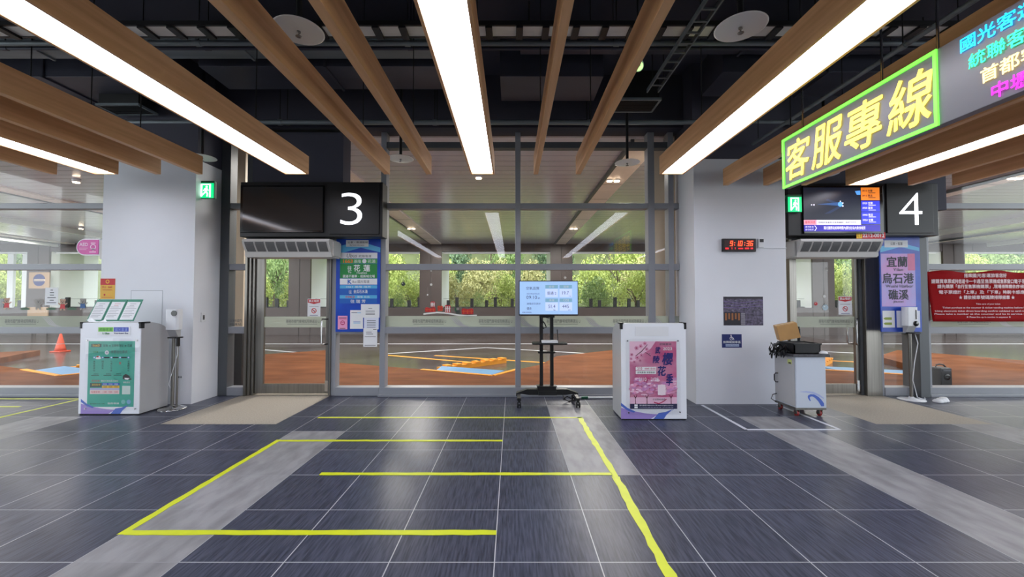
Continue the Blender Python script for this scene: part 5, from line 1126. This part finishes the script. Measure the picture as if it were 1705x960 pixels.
for px in (6, 31):
    s = Sheet(20.25, 470); a = s.P(px - 5, 540, 0); c = s.P(px + 5, 418, 0)
    b = MB(); b.box(a.x, c.x, 20.5, 20.62, -.1, c.z, PALEF); b.build('trim_far_post', kind='structure')
# festive stickers on the glass
SKIN = mat('sticker_tan', (176, 140, 118), .6); SGRY = mat('sticker_grey', (150, 146, 140), .6); SBL = mat('sticker_blue', (40, 90, 150), .6); SGN = mat('sticker_green', (46, 96, 66), .6); SDK = mat('sticker_dark', (60, 66, 62), .6); SWT = mat('sticker_white', (232, 232, 226), .6); SOR = mat('sticker_orange', (216, 92, 40), .6)
def animal(px, py, h, head, body, ears, label):
    s = Sheet(6.688, py); k = h / 20
    for sx in (-1, 1):
        s.disc(px + sx * (3.4 if ears == 'round' else 4.6) * k, py - (8.2 if ears == 'round' else 5.5) * k, (1.9 if ears == 'round' else 3.2) * k, head, 1, n=12)
        s.poly([(px + sx * 2 * k, py - 1 * k), (px + sx * 8 * k, py - 3.5 * k), (px + sx * 8.3 * k, py - 2 * k), (px + sx * 3 * k, py + 2.5 * k)][::sx], head, 1)
        s.poly([(px + sx * .6 * k, py + 6 * k), (px + sx * 4 * k, py + 6 * k), (px + sx * 5 * k, py + 10 * k), (px + sx * 2 * k, py + 10 * k)][::sx], head, 1)
    s.disc(px, py - 5 * k, 4.6 * k, head, 2, n=16); s.poly([(px - 3.6 * k, py - 1.2 * k), (px - 4.8 * k, py + 7 * k), (px + 4.8 * k, py + 7 * k), (px + 3.6 * k, py - 1.2 * k)], body, 2)
    for sx in (-1, 1): s.disc(px + sx * 1.7 * k, py - 5.5 * k, .6 * k, INKD, 3, n=8)
    s.disc(px, py - 3.6 * k, 1 * k, INKD, 3, n=8)
    s.build('window_sticker', label=label, cat='sticker', group='festive stickers on the glass')
animal(11.5, 505, 19, SKIN, RED, 'round', 'small tan animal sticker in red clothes at the far left of the left glass')
animal(64, 506, 19, SGRY, SGRY, 'flap', 'grey big-eared animal sticker on the left glass beside the taped notice')
animal(104.5, 507, 19, SKIN, RED, 'round', 'tan animal sticker in red clothes on the left glass, right of the taped notice')
animal(138, 506, 19, SGRY, SBL, 'round', 'grey animal sticker in blue trousers on the left glass by the leaflet stand')
for px, lab in ((42, 'leftmost'), (85, 'middle'), (120, 'rightmost')):
    s = Sheet(6.688, 514)
    for k in range(-3, 4): s.poly([(px + 2 * k - 1.6, 515.5), (px + 2 * k + 1.6, 515.5), (px + 2.4 * k, 511 - (3 - abs(k)) * .5)], SGN, 1 + (k % 2))
    s.build('window_sticker', label='small green sprig sticker on the left glass, %s of three' % lab, cat='sticker', group='festive stickers on the glass')
for px, py, r_, m, lab in ((671.5, 472.5, 3.4, SDK, 'round dark bauble sticker on the middle glass against the pale green trees'), (718, 473.5, 2.1, SWT, 'round white bauble sticker on the brown pier seen through the middle glass'), (712, 490.5, 1.4, SWT, 'small white bauble sticker low on the brown pier seen through the middle glass'), (718, 450.5, 1.4, SWT, 'tiny white bauble sticker just under the upper crossbar of the middle glass'), (941, 462, 2.4, SWT, 'white snowflake sticker above the lit information screen'), (1376.5, 447.5, 2.6, SWT, 'white snowflake sticker high on the gate four door glass'), (1372.5, 493, 2.4, SWT, 'white bauble sticker hanging in the gate four door glass'), (1374, 511.5, 5, mat('sticker_pale_blue', (176, 196, 204), .5), 'large pale blue bauble sticker on the gate four door glass'), (1358.5, 505.5, 2.8, RED, 'small red sticker on the gate four door glass')):
    s = Sheet(6.688 if px < 1200 else 6.706, py)
    if 'snowflake' in lab:
        for k in range(3):
            a = PI * k / 3; dx, dy = math.cos(a) * r_, math.sin(a) * r_; nx, ny = -dy * .16, dx * .16
            s.poly([(px - dx - nx, py - dy - ny), (px + dx - nx, py + dy - ny), (px + dx + nx, py + dy + ny), (px - dx + nx, py - dy + ny)], m, 1 + k)
        s.disc(px, py, r_ * .4, m, 5, n=10)
    else:
        s.disc(px, py, r_, m, 1); s.disc(px - r_ * .3, py - r_ * .3, r_ * .25, SWT, 2, n=8)
        s.rect(px - r_ * .2, py - r_ * 1.3, px + r_ * .2, py - r_ * .9, SGRY, 1); s.rect(px - .15, py - r_ * 1.3 - 10, px + .15, py - r_ * 1.3, SGRY, 1)
    s.build('window_sticker', label=lab, cat='sticker', group='festive stickers on the glass')
s = Sheet(6.688, 520)
sw = [(705, 521.2), (715, 520), (728, 518.6), (740, 519.2), (752, 521), (764, 523.2), (778, 524.2), (794, 523.6)]
s.poly(sw + [(x, y + 2.6) for x, y in sw[::-1]], SWT, 1); s.build('window_sticker', label='long white snow drift sticker on the middle glass', cat='sticker', group='festive stickers on the glass')
for x0, x1, y0, y1, m, m2, lab in ((708, 725, 511, 519, RED, SOR, 'red gift pile sticker at the left end of the snow drift'), (717, 724, 501, 511, RED, SWT, 'red stocking sticker above the left gift pile'), (729, 737, 508, 517.5, SOR, RED, 'orange gift sticker in the middle of the snow drift'), (741, 750, 507, 520, RED, SWT, 'red gift sticker right of the orange gift on the snow drift'), (769, 788, 513, 523, RED, SOR, 'wide red sleigh sticker at the right end of the snow drift')):
    s = Sheet(6.686, 512); s.poly([(x0, y1), (x1, y1), (x1 + .5, y0 + 2), (x1 - 2, y0), ((x0 + x1) / 2, y0 + 1.5), (x0 + 2, y0), (x0 - .5, y0 + 2)], m, 1)
    for k in range(3): a = x0 + (x1 - x0) * (k + .5) / 3; s.rect(a - .7, y0 + 2.4, a + .7, y1 - 1, m2, 2)
    s.rect(x0, (y0 + y1) / 2 - .5, x1, (y0 + y1) / 2 + .5, m2, 3); s.build('window_sticker', label=lab, cat='sticker', group='festive stickers on the glass')
s = Sheet(6.688, 512); s.disc(762, 514, 2.4, SGRY, 1); s.disc(762.5, 509.5, 1.8, SDK, 1); s.rect(759, 516, 766, 522, SDK, 1); s.rect(757, 512, 760, 518, SGN, 2); s.build('window_sticker', label='small dark snowman sticker left of the red sleigh', cat='sticker', group='festive stickers on the glass')
# ------------------------------------------------------------------ trees on the hillside
def leaf_mat(name, a, c):
    m = bpy.data.materials.new(name); m.use_nodes = True; nt = m.node_tree; bs = nt.nodes['Principled BSDF']
    ge = N(nt, 'ShaderNodeNewGeometry'); r = N(nt, 'ShaderNodeValToRGB'); r.color_ramp.elements[0].color = (*lin(a), 1); r.color_ramp.elements[1].color = (*lin(c), 1)
    nz = N(nt, 'ShaderNodeTexNoise'); nz.inputs['Scale'].default_value = 1.3; nt.links.new(ge.outputs['Position'], nz.inputs[0])
    nt.links.new(mth(nt, 'ADD', mth(nt, 'MULTIPLY', ge.outputs['Random Per Island'], .5), mth(nt, 'MULTIPLY_ADD', nz.outputs[0], 1.2, -.35)), r.inputs[0]); nt.links.new(r.outputs[0], bs.inputs['Base Color'])
    bs.inputs['Roughness'].default_value = .6; bs.inputs['Specular IOR Level'].default_value = .2
    return m
LM = [leaf_mat('leaf_lime', (128, 150, 66), (206, 212, 126)), leaf_mat('leaf_green', (84, 116, 66), (158, 176, 110)), leaf_mat('leaf_deep', (56, 84, 62), (126, 148, 108)), leaf_mat('leaf_olive', (132, 134, 80), (200, 192, 134))]
BARK = mat('bark', (96, 82, 66), .8)
def crown_mesh(seed, m, n, flat):
    rr = random.Random(seed); b = MB(); blobs = []
    for k in range(11): a = rr.uniform(0, 2 * PI); q = rr.uniform(.2, .75); blobs.append((Vector((q * math.cos(a), q * math.sin(a), rr.uniform(.15, .85) * flat)), rr.uniform(.3, .48)))
    for k in range(n):
        c, r_ = rr.choice(blobs); d = Vector((rr.gauss(0, 1), rr.gauss(0, 1), rr.gauss(0, 1))).normalized(); p = c + d * r_ * rr.uniform(.75, 1.05); p.z = max(p.z, -.1)
        nn = (d + Vector((rr.gauss(0, .5), rr.gauss(0, .5), rr.gauss(0, .5)))).normalized(); u = nn.orthogonal().normalized(); v = nn.cross(u); an = rr.uniform(0, 6.3); u, v = u * math.cos(an) + v * math.sin(an), v * math.cos(an) - u * math.sin(an)
        s1 = rr.uniform(.03, .055)
        b.add([p - u * s1, p + v * s1 * .5, p + u * s1, p - v * s1 * .5], [(0, 1, 2, 3)], m)
    return b
def trunk_mb(seed):
    rr = random.Random(seed); b = MB(); b.tube([(0, 0, -.9), (.03, .02, -.4), (0, 0, .2)], .035, BARK, 8)
    for k in range(5): a = rr.uniform(0, 6.3); b.tube([(0, 0, -.1 + .06 * k), (.25 * math.cos(a), .25 * math.sin(a), .15 + .06 * k), (.5 * math.cos(a), .5 * math.sin(a), .4)], .014, BARK, 6)
    return b
protos = []
KL = ['pale lime bushy tree on the slope seen through the glass', 'mid green leafy tree on the slope seen through the glass', 'deep green tree on the slope seen through the glass', 'yellowish olive tree on the slope seen through the glass']
for k in range(4):
    t = thing('hillside_tree', KL[k], 'tree', (0, 0, 0), 'trees on the hillside'); cr = crown_mesh(40 + k, LM[k], 3400, (1.0, .9, 1.1, .8)[k]).build('crown', t); trk = trunk_mb(k).build('trunk', t); protos.append(t)
rr = random.Random(21); used = [False] * 4
def put(k, x, y, z, sx, sz):
    t = protos[k] if not used[k] else copy_tree(protos[k]); used[k] = True
    t.location = (x, y, z); t.scale = (sx, sx, sz); t.rotation_euler = (0, 0, rr.uniform(0, 6.3))
def visible(x, y):
    px = CX + FPX * x / y
    return any(a - 40 < px < c + 40 for a, c in ((0, 70), (430, 545), (636, 922), (945, 1125), (1325, 1430), (1590, 1710)))
def hz(y): return .2 if y < 32 else .2 + (y - 32) * 25.8 / 30
for row, (y, s0, h0, ks) in enumerate(((24.4, 1.15, 1.7, (0, 0, 1, 0, 3)), (28.0, 1.7, 3.0, (0, 1, 0, 3, 1)), (32.5, 2.1, 3.4, (1, 2, 0, 2)), (38, 2.6, 3.2, (2, 1, 3, 1, 2)), (44.5, 3.0, 3.4, (1, 2, 3)))):
    x = -y * 1.3 + rr.uniform(0, 1)
    while x < y * 1.3:
        s_ = s0 * rr.uniform(.85, 1.2); h_ = h0 * rr.uniform(.8, 1.2); x += s_ * 1.05
        if visible(x, y): put(rr.choice(ks), x, y + rr.uniform(-.3, .3), hz(y) + h_ * .55, s_, h_)
        x += s_ * 1.05
# planting close behind the fence
SHB = crown_mesh(77, LM[1], 1500, 1.4)
t0 = None
for px, lab in ((788, 'leafy green shrub just behind the fence in the middle opening'), (1004, 'leafy green shrub just behind the fence, right of the lit screen'), (655, 'leafy green shrub just behind the fence at the left of the middle glass')):
    x = (px - CX) / FPX * 21.5
    if t0 is None: t0 = thing('fence_shrub', lab, 'shrub', (0, 0, 0)); SHB.build('foliage', t0); trunk_mb(9).build('stem', t0); c = t0; SHB = None; t0.location = (x, 21.6, .9)
    else: c = copy_tree(t0); c['label'] = lab; c.location = (x, 21.6, .9)
    c.scale = (.55, .35, .9)
